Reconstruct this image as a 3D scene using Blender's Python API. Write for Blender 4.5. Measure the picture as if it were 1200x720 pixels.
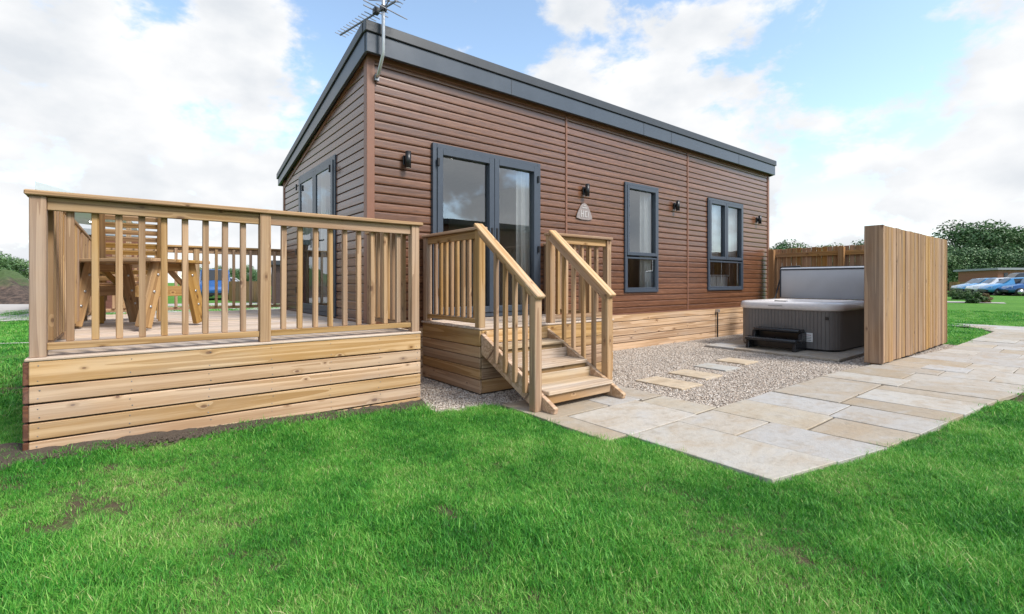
import bpy, bmesh, math, random
from mathutils import Vector, Matrix
import numpy as np

# ------------------------------------------------------------------ scene, camera, light
for o in list(bpy.data.objects): bpy.data.objects.remove(o)
S = bpy.context.scene
COL = S.collection
R = math.radians
CAM = Vector((-2.0745, -5.0103, 1.1020)); YAW = 0.6503; FPX = 562.20; HOR = 330.90; UMID = 580.23
cd = bpy.data.cameras.new('camera'); cam = bpy.data.objects.new('camera', cd); COL.objects.link(cam)
cam.location = CAM; cam.rotation_euler = (math.pi/2, 0, -YAW)
cd.sensor_width = 36; cd.lens = 36*FPX/1200; cd.shift_y = -(360-HOR)/1200; cd.shift_x = (600-UMID)/1200
cd.clip_start = 0.05; cd.clip_end = 3000
S.camera = cam
S.render.resolution_x = 1024; S.render.resolution_y = 614

SUN_DIR = Vector((0.30, -0.72, 0.80)).normalized()
OFFS = (2.9, 8.8, 1.3)
BANKS = [(27.3, 29.0, 17, -0.144), (73.5, 23.4, 15, -0.122), (17.5, 15.3, 8, -0.072), (74.8, 11.3, 8, -0.043), (2.4, 25.0, 6, -0.058), (1.1, 16.5, 22, 0.094), (49.7, 23.4, 11, 0.122), (63.7, 18.6, 11, 0.122), (82.4, 16.3, 12, 0.115), (12.0, 24.7, 8, 0.094), (-5.3, 21.0, 12, 0.072)]
wd = bpy.data.worlds.new('World'); S.world = wd; wd.use_nodes = True
def build_world():
    nt = wd.node_tree; N = nt.nodes; L = nt.links; N.clear()
    out = N.new('ShaderNodeOutputWorld')
    sky = N.new('ShaderNodeTexSky'); sky.sky_type = 'NISHITA'; sky.sun_disc = False
    sky.sun_elevation = math.asin(SUN_DIR.z); sky.sun_rotation = math.atan2(SUN_DIR.x, SUN_DIR.y)
    sky.air_density = 1.0; sky.dust_density = 0.6; sky.ozone_density = 1.6
    b1 = N.new('ShaderNodeBackground'); b1.inputs['Strength'].default_value = 0.15
    hs = N.new('ShaderNodeHueSaturation'); hs.inputs['Saturation'].default_value = 0.90; hs.inputs['Hue'].default_value = 0.493
    L.new(sky.outputs[0], hs.inputs['Color']); L.new(hs.outputs[0], b1.inputs['Color'])
    tc = N.new('ShaderNodeTexCoord')
    sep = N.new('ShaderNodeSeparateXYZ'); L.new(tc.outputs['Generated'], sep.inputs[0])
    def m(op, a, b=None, c=None):
        n = N.new('ShaderNodeMath'); n.operation = op
        for i, v in enumerate((a, b, c)):
            if v is None: continue
            if isinstance(v, (int, float)): n.inputs[i].default_value = v
            else: L.new(v, n.inputs[i])
        return n.outputs[0]
    z = m('MAXIMUM', sep.outputs[2], 0.0)
    off = N.new('ShaderNodeVectorMath'); off.operation = 'MULTIPLY_ADD'
    off.inputs[1].default_value = (1.0, 1.0, 1.7); off.inputs[2].default_value = OFFS
    L.new(tc.outputs['Generated'], off.inputs[0])
    n1 = N.new('ShaderNodeTexNoise'); n1.inputs['Scale'].default_value = 5.2; n1.inputs['Detail'].default_value = 11
    n1.inputs['Roughness'].default_value = 0.60; n1.inputs['Distortion'].default_value = 0.15
    L.new(off.outputs[0], n1.inputs['Vector'])
    # hazier and whiter towards the horizon
    v = m('ADD', n1.outputs[0], m('MULTIPLY_ADD', m('POWER', m('SUBTRACT', 1.0, z), 4.0), 0.13, 0.0))
    # the broad cloud banks and clearings of this sky: bearing (deg from +Y towards +X), elevation, size, amount
    for az, elv, rad, amp in BANKS:
        d = Vector((math.sin(R(az))*math.cos(R(elv)), math.cos(R(az))*math.cos(R(elv)), math.sin(R(elv))))
        dp = N.new('ShaderNodeVectorMath'); dp.operation = 'DOT_PRODUCT'; dp.inputs[1].default_value = d
        L.new(tc.outputs['Generated'], dp.inputs[0])
        q = N.new('ShaderNodeMapRange'); q.interpolation_type = 'SMOOTHSTEP'
        q.inputs[1].default_value = math.cos(R(rad)); q.inputs[2].default_value = 1.0; q.inputs[4].default_value = amp
        L.new(dp.outputs['Value'], q.inputs[0]); v = m('ADD', v, q.outputs[0])
    mr = N.new('ShaderNodeMapRange'); mr.interpolation_type = 'SMOOTHSTEP'
    mr.inputs[1].default_value = 0.455; mr.inputs[2].default_value = 0.590
    L.new(v, mr.inputs[0])
    n2 = N.new('ShaderNodeTexNoise'); n2.inputs['Scale'].default_value = 7.0; n2.inputs['Detail'].default_value = 8
    L.new(off.outputs[0], n2.inputs['Vector'])
    cr = N.new('ShaderNodeValToRGB')
    cr.color_ramp.elements[0].position = 0.30; cr.color_ramp.elements[0].color = (0.385, 0.405, 0.430, 1)
    cr.color_ramp.elements[1].position = 0.62; cr.color_ramp.elements[1].color = (0.520, 0.522, 0.525, 1)
    L.new(n2.outputs[0], cr.inputs[0])
    b2 = N.new('ShaderNodeBackground'); b2.inputs['Strength'].default_value = 1.0
    L.new(cr.outputs[0], b2.inputs['Color'])
    mx = N.new('ShaderNodeMixShader')
    L.new(mr.outputs[0], mx.inputs[0]); L.new(b1.outputs[0], mx.inputs[1]); L.new(b2.outputs[0], mx.inputs[2])
    L.new(mx.outputs[0], out.inputs['Surface'])
build_world()
sd = bpy.data.lights.new('sun', 'SUN'); sun = bpy.data.objects.new('sun', sd); COL.objects.link(sun)
sd.energy = 2.4; sd.angle = R(18); sd.color = (1.0, 0.95, 0.88)
sun.rotation_euler = (-SUN_DIR).to_track_quat('-Z', 'Y').to_euler(); sun.location = (0, -10, 20)
S.view_settings.view_transform = 'Standard'; S.view_settings.look = 'None'
S.view_settings.gamma = 1.0; S.view_settings.exposure = 1.0; S.view_settings.use_curve_mapping = False
S.render.engine = 'CYCLES'

rng = random.Random(7)
# ------------------------------------------------------------------ object helpers
WM = {}
def link(o, parent=None, world=None):
    COL.objects.link(o)
    world = world if world is not None else Matrix()
    WM[o] = world
    if parent is not None:
        o.parent = parent
        o.matrix_basis = WM[parent].inverted() @ world
    else:
        o.matrix_basis = world
    return o
def tag(o, label=None, cat=None, group=None, kind=None):
    if label: o['label'] = label
    if cat: o['category'] = cat
    if group: o['group'] = group
    if kind: o['kind'] = kind
    return o
def thing(name, loc, label, cat, group=None, rz=0.0):
    o = bpy.data.objects.new(name, None); o.empty_display_size = 0.1
    link(o, None, Matrix.Translation(loc) @ Matrix.Rotation(rz, 4, 'Z'))
    return tag(o, label, cat, group)
def ob(name, me, mat=None, parent=None, world=None):
    if mat is not None and not me.materials: me.materials.append(mat)
    return link(bpy.data.objects.new(name, me), parent, world)
def mesh_from(name, verts, faces, smooth=False):
    me = bpy.data.meshes.new(name); me.from_pydata([tuple(v) for v in verts], [], faces); me.update()
    if smooth: me.polygons.foreach_set('use_smooth', [True]*len(me.polygons))
    return me
def bm_mesh(name, bm, smooth=False):
    me = bpy.data.meshes.new(name); bm.normal_update(); bm.to_mesh(me); bm.free()
    if smooth: me.polygons.foreach_set('use_smooth', [True]*len(me.polygons))
    return me
BOXC = {}
def box_mesh(l, w, t, bev=0.003, mat=None):
    key = (round(l, 3), round(w, 3), round(t, 3), bev, mat.name if mat else '')
    if key in BOXC: return BOXC[key]
    bm = bmesh.new(); bmesh.ops.create_cube(bm, size=1.0)
    for v in bm.verts: v.co = Vector((v.co.x*l, v.co.y*w, v.co.z*t))
    if bev > 0:
        bmesh.ops.bevel(bm, geom=bm.edges[:], offset=min(bev, 0.3*min(l, w, t)), segments=1, affect='EDGES')
    me = bm_mesh('piece', bm)
    if mat: me.materials.append(mat)
    BOXC[key] = me
    return me
def frame_m(p0, p1, up):
    p0 = Vector(p0); p1 = Vector(p1); x = (p1-p0).normalized(); up = Vector(up)
    z = x.cross(up).normalized(); y = z.cross(x).normalized()
    m = Matrix((x, y, z)).transposed().to_4x4(); m.translation = (p0+p1)/2
    return m, (p1-p0).length
def bar(name, p0, p1, w, t, mat, parent=None, up=(0, 0, 1), bev=0.003):
    """member running p0->p1; w along 'up', t across"""
    m, l = frame_m(p0, p1, up)
    return ob(name, box_mesh(l, w, t, bev, mat), None, parent, m)
def block(name, x0, x1, y0, y1, z0, z1, mat, parent=None, bev=0.003):
    """axis aligned; longest side becomes the local X (grain) axis"""
    d = (x1-x0, y1-y0, z1-z0); c = ((x0+x1)/2, (y0+y1)/2, (z0+z1)/2)
    a = d.index(max(d))
    if a == 0: return bar(name, (x0, c[1], c[2]), (x1, c[1], c[2]), d[2], d[1], mat, parent, (0, 0, 1), bev)
    if a == 1: return bar(name, (c[0], y0, c[2]), (c[0], y1, c[2]), d[2], d[0], mat, parent, (0, 0, 1), bev)
    return bar(name, (c[0], c[1], z0), (c[0], c[1], z1), d[0], d[1], mat, parent, (1, 0, 0), bev)
def tube_bm(bm, pts, r, n=8, caps=True):
    rings = []
    for i, p in enumerate(pts):
        p = Vector(p)
        a = Vector(pts[max(i-1, 0)]); b = Vector(pts[min(i+1, len(pts)-1)])
        t = (b-a).normalized(); u = t.orthogonal().normalized() if i == 0 else (u-t*u.dot(t)).normalized()
        w = t.cross(u); rr = r[i] if isinstance(r, (list, tuple)) else r
        rings.append([bm.verts.new(p+(u*math.cos(2*math.pi*k/n)+w*math.sin(2*math.pi*k/n))*rr) for k in range(n)])
    for a, b in zip(rings, rings[1:]):
        for k in range(n): bm.faces.new((a[k], a[(k+1) % n], b[(k+1) % n], b[k]))
    if caps: bm.faces.new(rings[0][::-1]); bm.faces.new(rings[-1])
def tube(name, pts, r, mat, parent=None, n=8, org=None):
    org = Vector(org if org is not None else pts[0])
    bm = bmesh.new(); tube_bm(bm, [Vector(p)-org for p in pts], r, n)
    return ob(name, bm_mesh('tube', bm, True), mat, parent, Matrix.Translation(org))
def prism(name, poly, axis, a0, a1, mat, parent=None, bev=0.0):
    """polygon of 2D points extruded along axis ('X': pts=(y,z); 'Y': pts=(x,z); 'Z': pts=(x,y))"""
    def V(p, a):
        return Vector((a, p[0], p[1])) if axis == 'X' else Vector((p[0], a, p[1])) if axis == 'Y' else Vector((p[0], p[1], a))
    c = sum((V(p, (a0+a1)/2) for p in poly), Vector())/len(poly)
    bm = bmesh.new()
    A = [bm.verts.new(V(p, a0)-c) for p in poly]; B = [bm.verts.new(V(p, a1)-c) for p in poly]; n = len(poly)
    bm.faces.new(A); bm.faces.new(B[::-1])
    for k in range(n): bm.faces.new((A[k], B[k], B[(k+1) % n], A[(k+1) % n]))
    bmesh.ops.recalc_face_normals(bm, faces=bm.faces[:])
    if bev: bmesh.ops.bevel(bm, geom=bm.edges[:], offset=bev, segments=1, affect='EDGES')
    return ob(name, bm_mesh('prism', bm), mat, parent, Matrix.Translation(c))

def at(u, d, z=0.0):
    """ground place seen at column u of the photograph, d metres ahead"""
    r = (u-UMID)/FPX; s, c = math.sin(YAW), math.cos(YAW)
    return Vector((CAM.x+d*(s+r*c), CAM.y+d*(c-r*s), z))

# ------------------------------------------------------------------ materials
def mat(name):
    m = bpy.data.materials.new(name); m.use_nodes = True
    nt = m.node_tree; b = nt.nodes['Principled BSDF']
    return m, nt.nodes, nt.links, b
def mth(N, L, op, a, b=None, c=None, clamp=False):
    n = N.new('ShaderNodeMath'); n.operation = op; n.use_clamp = clamp
    for i, v in enumerate((a, b, c)):
        if v is None: continue
        if isinstance(v, (int, float)): n.inputs[i].default_value = v
        else: L.new(v, n.inputs[i])
    return n.outputs[0]
def mixc(N, L, f, a, b, mode='MIX'):
    n = N.new('ShaderNodeMix'); n.data_type = 'RGBA'; n.blend_type = mode
    for i, v in ((0, f), (6, a), (7, b)):
        if isinstance(v, (int, float)): n.inputs[i].default_value = v
        elif isinstance(v, tuple): n.inputs[i].default_value = (*v, 1)
        else: L.new(v, n.inputs[i])
    return n.outputs[2]
def noise(N, L, vec, scale, detail=4, rough=0.55, dist=0.0):
    n = N.new('ShaderNodeTexNoise'); n.inputs['Scale'].default_value = scale; n.inputs['Detail'].default_value = detail
    n.inputs['Roughness'].default_value = rough; n.inputs['Distortion'].default_value = dist
    if vec is not None: L.new(vec, n.inputs['Vector'])
    return n.outputs[0]
def ramp(N, L, f, pts):
    n = N.new('ShaderNodeValToRGB'); e = n.color_ramp.elements
    while len(e) < len(pts): e.new(0.5)
    for i, (p, c) in enumerate(pts): e[i].position = p; e[i].color = (*c, 1) if len(c) == 3 else c
    L.new(f, n.inputs[0]); return n.outputs[0]
def rngmap(N, L, f, a, b, c=0.0, d=1.0):
    n = N.new('ShaderNodeMapRange'); n.interpolation_type = 'SMOOTHSTEP'
    for i, v in enumerate((a, b, c, d)): n.inputs[i+1].default_value = v
    L.new(f, n.inputs[0]); return n.outputs[0]
def bump(N, L, b, h, strength=0.3, dist=0.01):
    n = N.new('ShaderNodeBump'); n.inputs['Strength'].default_value = strength; n.inputs['Distance'].default_value = dist
    L.new(h, n.inputs['Height']); L.new(n.outputs[0], b.inputs['Normal'])
def vmul(N, L, v, s):
    n = N.new('ShaderNodeVectorMath'); n.operation = 'MULTIPLY'; n.inputs[1].default_value = s; L.new(v, n.inputs[0]); return n.outputs[0]
def vadd(N, L, a, b):
    n = N.new('ShaderNodeVectorMath'); n.operation = 'ADD'; L.new(a, n.inputs[0]); L.new(b, n.inputs[1]); return n.outputs[0]

def wood(name, light, dark, knot, knots=0.55, rough=0.7, weather=0.25, spread=0.14):
    m, N, L, b = mat(name)
    tc = N.new('ShaderNodeTexCoord'); oi = N.new('ShaderNodeObjectInfo')
    cx = N.new('ShaderNodeCombineXYZ')
    for i, k in enumerate((37.0, 11.3, 23.7)): L.new(mth(N, L, 'MULTIPLY', oi.outputs['Random'], k), cx.inputs[i])
    P = vadd(N, L, tc.outputs['Object'], cx.outputs[0])
    # knots: sparse cells stretched along the plank
    vo = N.new('ShaderNodeTexVoronoi'); vo.voronoi_dimensions = '2D'; vo.inputs['Scale'].default_value = 1.0
    sp = N.new('ShaderNodeSeparateXYZ'); L.new(P, sp.inputs[0]); kc = N.new('ShaderNodeCombineXYZ')
    L.new(mth(N, L, 'MULTIPLY', sp.outputs[0], 4.4), kc.inputs[0]); L.new(mth(N, L, 'MULTIPLY', mth(N, L, 'ADD', sp.outputs[1], sp.outputs[2]), 8.5), kc.inputs[1])
    L.new(kc.outputs[0], vo.inputs['Vector'])
    sel = N.new('ShaderNodeSeparateColor'); L.new(vo.outputs['Color'], sel.inputs[0])
    wob = noise(N, L, P, 38, 2)
    kd = mth(N, L, 'MULTIPLY', vo.outputs['Distance'], mth(N, L, 'ADD', mth(N, L, 'MULTIPLY_ADD', sel.outputs[1], 1.7, 0.55), mth(N, L, 'MULTIPLY', wob, 0.5)))
    on = mth(N, L, 'LESS_THAN', sel.outputs[0], knots)
    kn = mth(N, L, 'MULTIPLY', mth(N, L, 'SUBTRACT', 1.0, rngmap(N, L, kd, 0.06, 0.15)), on)
    halo = mth(N, L, 'MULTIPLY', mth(N, L, 'SUBTRACT', 1.0, rngmap(N, L, kd, 0.08, 0.40)), on)
    # grain, bent around the knots
    g0 = noise(N, L, vmul(N, L, P, (0.22, 9, 9)), 1.0, 2, 0.4, 0.15)
    wv = mth(N, L, 'ADD', mth(N, L, 'MULTIPLY', g0, 7.0), mth(N, L, 'MULTIPLY', halo, 0.5))
    rings = mth(N, L, 'FRACT', wv)
    g1 = rngmap(N, L, rings, 0.0, 0.9)
    fine = noise(N, L, vmul(N, L, P, (5, 160, 160)), 1.0, 3, 0.6)
    streak = noise(N, L, vmul(N, L, P, (0.9, 34, 34)), 1.0, 5, 0.65)
    f = mth(N, L, 'ADD', mth(N, L, 'MULTIPLY', g1, 0.26), mth(N, L, 'ADD', mth(N, L, 'MULTIPLY', fine, 0.32), mth(N, L, 'MULTIPLY', streak, 0.50)))
    col = mixc(N, L, rngmap(N, L, f, 0.36, 0.72), light, dark)
    col = mixc(N, L, mth(N, L, 'MULTIPLY', halo, 0.22), col, tuple(0.55*k+0.45*d for k, d in zip(knot, dark)))
    col = mixc(N, L, mth(N, L, 'MULTIPLY', kn, 0.85), col, knot)
    # grey weathering and damp patches
    wn = noise(N, L, vmul(N, L, P, (0.8, 3, 3)), 1.0, 5, 0.6)
    grey = tuple(0.30*(light[0]+light[1]+light[2])/1.15+0.06 for _ in range(3))
    col = mixc(N, L, mth(N, L, 'MULTIPLY', rngmap(N, L, wn, 0.45, 0.75), weather), col, grey)
    hs = N.new('ShaderNodeHueSaturation'); L.new(col, hs.inputs['Color'])
    L.new(mth(N, L, 'MULTIPLY_ADD', oi.outputs['Random'], spread*2, 1.0-spread), hs.inputs['Value'])
    r2 = mth(N, L, 'FRACT', mth(N, L, 'MULTIPLY', oi.outputs['Random'], 7.31))
    L.new(mth(N, L, 'MULTIPLY_ADD', r2, 0.3, 0.84), hs.inputs['Saturation'])
    L.new(mth(N, L, 'MULTIPLY_ADD', r2, 0.012, 0.494), hs.inputs['Hue'])
    L.new(hs.outputs[0], b.inputs['Base Color'])
    b.inputs['Roughness'].default_value = rough
    b.inputs['Specular IOR Level'].default_value = 0.3
    bump(N, L, b, mth(N, L, 'ADD', fine, mth(N, L, 'MULTIPLY', g1, 0.6)), 0.35, 0.0015)
    return m
M = {}
M['pine'] = wood('pine_fascia', (0.57, 0.385, 0.230), (0.38, 0.225, 0.108), (0.13, 0.055, 0.024), knots=0.20)
M['rail'] = wood('pine_rail', (0.425, 0.272, 0.145), (0.275, 0.158, 0.072), (0.12, 0.055, 0.024), knots=0.15)
M['deck'] = wood('deck_plank', (0.62, 0.50, 0.40), (0.45, 0.34, 0.25), (0.22, 0.12, 0.06), knots=0.10, weather=0.5)
M['tread'] = wood('stair_tread', (0.55, 0.43, 0.31), (0.36, 0.255, 0.165), (0.17, 0.09, 0.04), knots=0.12, weather=0.55)
M['fence'] = wood('fence_board', (0.385, 0.235, 0.112), (0.235, 0.130, 0.055), (0.13, 0.06, 0.025), knots=0.22, spread=0.22)
M['fence_far'] = wood('fence_board_warm', (0.43, 0.24, 0.105), (0.30, 0.15, 0.06), (0.13, 0.055, 0.02), knots=0.16)
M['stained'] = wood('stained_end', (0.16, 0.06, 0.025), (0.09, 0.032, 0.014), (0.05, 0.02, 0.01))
M['bench'] = wood('bench_timber', (0.42, 0.255, 0.105), (0.27, 0.150, 0.055), (0.11, 0.05, 0.02), knots=0.14)

def cladding():
    m, N, L, b = mat('brown_cladding')
    tc = N.new('ShaderNodeTexCoord'); oi = N.new('ShaderNodeObjectInfo')
    cx = N.new('ShaderNodeCombineXYZ')
    for i, k in enumerate((31.0, 17.3, 5.7)): L.new(mth(N, L, 'MULTIPLY', oi.outputs['Random'], k), cx.inputs[i])
    P = vadd(N, L, tc.outputs['Object'], cx.outputs[0])
    fine = noise(N, L, vmul(N, L, P, (7, 110, 110)), 1.0, 4, 0.6)
    st = noise(N, L, vmul(N, L, P, (0.8, 30, 30)), 1.0, 5, 0.65)
    f = mth(N, L, 'ADD', mth(N, L, 'MULTIPLY', fine, 0.5), mth(N, L, 'MULTIPLY', st, 0.5))
    col = ramp(N, L, f, [(0.34, (0.060, 0.021, 0.008)), (0.5, (0.130, 0.050, 0.021)), (0.64, (0.205, 0.092, 0.044))])
    vo = N.new('ShaderNodeTexVoronoi'); L.new(vmul(N, L, P, (3.2, 12, 12)), vo.inputs['Vector'])
    sc = N.new('ShaderNodeSeparateColor'); L.new(vo.outputs['Color'], sc.inputs[0])
    kn = mth(N, L, 'MULTIPLY', mth(N, L, 'SUBTRACT', 1.0, rngmap(N, L, vo.outputs['Distance'], 0.06, 0.22)), mth(N, L, 'LESS_THAN', sc.outputs[0], 0.14))
    col = mixc(N, L, mth(N, L, 'MULTIPLY', kn, 0.6), col, (0.05, 0.02, 0.013))
    hs = N.new('ShaderNodeHueSaturation'); L.new(col, hs.inputs['Color'])
    L.new(mth(N, L, 'MULTIPLY_ADD', oi.outputs['Random'], 0.34, 0.83), hs.inputs['Value'])
    L.new(hs.outputs[0], b.inputs['Base Color'])
    L.new(mth(N, L, 'MULTIPLY_ADD', fine, 0.25, 0.36), b.inputs['Roughness'])
    b.inputs['Specular IOR Level'].default_value = 0.45
    b.inputs['Coat Weight'].default_value = 0.7; b.inputs['Coat Roughness'].default_value = 0.20; b.inputs['Coat IOR'].default_value = 1.6
    bump(N, L, b, mth(N, L, 'ADD', fine, st), 0.45, 0.003)
    return m
M['clad'] = cladding()
def plain(name, c, rough=0.5, metal=0.0, spec=0.5, var=0.06, bs=0.0, scale=12, coat=0.0):
    m, N, L, b = mat(name)
    tc = N.new('ShaderNodeTexCoord')
    n = noise(N, L, tc.outputs['Object'], scale, 5, 0.6)
    col = mixc(N, L, n, tuple(max(0, x*(1-var*2)) for x in c), tuple(min(1, x*(1+var*2)) for x in c))
    L.new(col, b.inputs['Base Color'])
    L.new(mth(N, L, 'MULTIPLY_ADD', n, 0.12, max(0.02, rough-0.06)), b.inputs['Roughness'])
    b.inputs['Metallic'].default_value = metal; b.inputs['Specular IOR Level'].default_value = spec
    b.inputs['Coat Weight'].default_value = coat
    if bs: bump(N, L, b, n, bs, 0.003)
    return m
M['trim'] = plain('brown_trim', (0.215, 0.098, 0.060), 0.42, spec=0.5)
M['roof_metal'] = plain('slate_grey_trim', (0.052, 0.066, 0.086), 0.30, spec=0.6, var=0.1, scale=3)
M['roof_dark'] = plain('slate_dark_trim', (0.034, 0.040, 0.048), 0.40, spec=0.5, var=0.14, scale=3)
M['upvc'] = plain('anthracite_frame', (0.048, 0.062, 0.084), 0.36, spec=0.55, var=0.05)
M['black'] = plain('black_plastic', (0.012, 0.012, 0.014), 0.35, var=0.2)
M['black_gloss'] = plain('black_moulded_plastic', (0.016, 0.018, 0.022), 0.26, var=0.2)
M['galv'] = plain('galvanised_steel', (0.52, 0.53, 0.54), 0.42, metal=0.85, var=0.12)
M['alu'] = plain('dull_aluminium', (0.22, 0.23, 0.25), 0.45, metal=0.6, var=0.15)
M['plaque'] = plain('pale_slate', (0.26, 0.22, 0.21), 0.6, var=0.22, scale=30)
M['letter'] = plain('pale_paint', (0.42, 0.40, 0.39), 0.6)
M['white'] = plain('white_plastic', (0.75, 0.75, 0.74), 0.4)
M['shell'] = plain('marbled_acrylic', (0.72, 0.69, 0.685), 0.22, var=0.08, scale=14, coat=0.3)
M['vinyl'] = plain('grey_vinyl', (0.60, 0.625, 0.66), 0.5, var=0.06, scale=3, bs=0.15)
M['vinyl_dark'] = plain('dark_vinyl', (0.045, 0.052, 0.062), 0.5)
M['cabinet'] = plain('taupe_cabinet', (0.155, 0.145, 0.140), 0.5, var=0.10, scale=9, bs=0.1)
M['inner'] = plain('interior_paint', (0.72, 0.68, 0.62), 0.9)
M['inner_floor'] = plain('interior_floor', (0.22, 0.17, 0.12), 0.5)
M['curtain'] = plain('cream_curtain', (0.86, 0.84, 0.81), 0.9, bs=0.1)
M['membrane'] = plain('wall_membrane', (0.02, 0.012, 0.010), 0.9)
M['soffit'] = plain('pale_soffit', (0.62, 0.64, 0.68), 0.5)
M['tyre'] = plain('tyre_rubber', (0.02, 0.02, 0.02), 0.8)
M['rim'] = plain('alloy_rim', (0.45, 0.46, 0.48), 0.35, metal=0.8)
M['carglass'] = plain('car_glass', (0.02, 0.024, 0.028), 0.06, spec=0.8)
M['lamp_glass'] = plain('lamp_glass', (0.7, 0.72, 0.75), 0.1)
M['red'] = plain('dull_red', (0.25, 0.02, 0.03), 0.5)

def glass():
    m, N, L, b = mat('window_glass'); N.remove(b)
    out = [n for n in N if n.type == 'OUTPUT_MATERIAL'][0]
    g = N.new('ShaderNodeBsdfGlossy'); g.inputs['Roughness'].default_value = 0.012; g.inputs['Color'].default_value = (0.90, 0.95, 1.0, 1)
    t = N.new('ShaderNodeBsdfTransparent'); t.inputs['Color'].default_value = (0.90, 0.92, 0.92, 1)
    lw = N.new('ShaderNodeLayerWeight'); lw.inputs['Blend'].default_value = 0.42
    f = mth(N, L, 'MULTIPLY_ADD', lw.outputs['Fresnel'], 0.75, 0.15, clamp=True)
    tc = N.new('ShaderNodeTexCoord'); h = noise(N, L, tc.outputs['Object'], 1.3, 2)
    bn = N.new('ShaderNodeBump'); bn.inputs['Strength'].default_value = 0.04; bn.inputs['Distance'].default_value = 0.02
    L.new(h, bn.inputs['Height']); L.new(bn.outputs[0], g.inputs['Normal'])
    mx = N.new('ShaderNodeMixShader'); L.new(f, mx.inputs[0]); L.new(t.outputs[0], mx.inputs[1]); L.new(g.outputs[0], mx.inputs[2])
    L.new(mx.outputs[0], out.inputs['Surface'])
    return m
M['glass'] = glass()
def lit(name, c, s):
    m, N, L, b = mat(name); b.inputs['Base Color'].default_value = (*c, 1)
    b.inputs['Emission Color'].default_value = (*c, 1); b.inputs['Emission Strength'].default_value = s
    return m
M['lit'] = lit('lit_downlight', (1.0, 0.95, 0.88), 6.0)

def ground_mat():
    m, N, L, b = mat('lawn_ground')
    g = N.new('ShaderNodeNewGeometry'); P = g.outputs['Position']
    n1 = noise(N, L, P, 0.35, 5, 0.6); n2 = noise(N, L, P, 4.0, 6, 0.65); n3 = noise(N, L, P, 45, 3, 0.7)
    f = mth(N, L, 'ADD', mth(N, L, 'MULTIPLY', n1, 0.35), mth(N, L, 'ADD', mth(N, L, 'MULTIPLY', n2, 0.35), mth(N, L, 'MULTIPLY', n3, 0.3)))
    col = ramp(N, L, f, [(0.34, (0.040, 0.125, 0.018)), (0.5, (0.085, 0.215, 0.034)), (0.66, (0.155, 0.290, 0.060))])
    soil = mixc(N, L, n3, (0.060, 0.045, 0.028), (0.125, 0.098, 0.064))
    at_ = N.new('ShaderNodeAttribute'); at_.attribute_name = 'near'
    k = mth(N, L, 'MULTIPLY', at_.outputs['Fac'], rngmap(N, L, n2, 0.25, 0.50))
    col = mixc(N, L, k, col, soil)
    L.new(col, b.inputs['Base Color']); b.inputs['Roughness'].default_value = 0.95; b.inputs['Specular IOR Level'].default_value = 0.1
    bump(N, L, b, mth(N, L, 'ADD', n3, n2), 0.6, 0.03)
    return m
M['ground'] = ground_mat()
def soil_mat(name='soil', a=(0.060, 0.046, 0.036), c=(0.15, 0.12, 0.095)):
    m, N, L, b = mat(name)
    g = N.new('ShaderNodeNewGeometry'); P = g.outputs['Position']
    n2 = noise(N, L, P, 9.0, 8, 0.7); n3 = noise(N, L, P, 70, 4, 0.7)
    col = mixc(N, L, mth(N, L, 'ADD', mth(N, L, 'MULTIPLY', n2, 0.6), mth(N, L, 'MULTIPLY', n3, 0.4)), a, c)
    L.new(col, b.inputs['Base Color']); b.inputs['Roughness'].default_value = 0.95; b.inputs['Specular IOR Level'].default_value = 0.15
    bump(N, L, b, mth(N, L, 'ADD', n3, mth(N, L, 'MULTIPLY', n2, 2)), 0.9, 0.02)
    return m
M['soil'] = soil_mat()
def hill_mat():
    m, N, L, b = mat('earth_bank')
    g = N.new('ShaderNodeNewGeometry'); P = g.outputs['Position']
    n1 = noise(N, L, P, 0.5, 6, 0.6); n2 = noise(N, L, P, 3.0, 8, 0.75)
    sp = N.new('ShaderNodeSeparateXYZ'); L.new(P, sp.inputs[0])
    k = mth(N, L, 'ADD', mth(N, L, 'MULTIPLY', sp.outputs[2], 0.5), mth(N, L, 'MULTIPLY', n1, 1.3))
    so = mixc(N, L, rngmap(N, L, n2, 0.35, 0.65), (0.030, 0.020, 0.016), (0.17, 0.115, 0.085))
    gr = mixc(N, L, n2, (0.035, 0.075, 0.018), (0.13, 0.20, 0.055))
    L.new(mixc(N, L, rngmap(N, L, k, 0.95, 1.25), so, gr), b.inputs['Base Color']); b.inputs['Roughness'].default_value = 0.95
    bump(N, L, b, n2, 1.0, 0.25)
    return m
M['hill'] = hill_mat()
def stone_mat(name='gravel_stone', isp=True):
    m, N, L, b = mat(name)
    oi = N.new('ShaderNodeObjectInfo')
    col = ramp(N, L, oi.outputs['Random'], [(0.0, (0.22, 0.185, 0.155)), (0.25, (0.45, 0.39, 0.33)), (0.5, (0.58, 0.52, 0.45)), (0.75, (0.44, 0.345, 0.27)), (1.0, (0.70, 0.655, 0.595))])
    L.new(col, b.inputs['Base Color']); b.inputs['Roughness'].default_value = 0.8; b.inputs['Specular IOR Level'].default_value = 0.3
    return m
M['stone'] = stone_mat()
def gravel_mat():
    m, N, L, b = mat('gravel_bed')
    g = N.new('ShaderNodeNewGeometry'); P = g.outputs['Position']
    vo = N.new('ShaderNodeTexVoronoi'); vo.inputs['Scale'].default_value = 48; L.new(P, vo.inputs['Vector'])
    sc = N.new('ShaderNodeSeparateColor'); L.new(vo.outputs['Color'], sc.inputs[0])
    col = ramp(N, L, sc.outputs[0], [(0.0, (0.15, 0.125, 0.10)), (0.4, (0.31, 0.26, 0.215)), (0.7, (0.29, 0.215, 0.165)), (1.0, (0.45, 0.41, 0.36))])
    L.new(col, b.inputs['Base Color']); b.inputs['Roughness'].default_value = 0.9
    bump(N, L, b, vo.outputs['Distance'], 0.8, 0.01)
    return m
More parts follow.
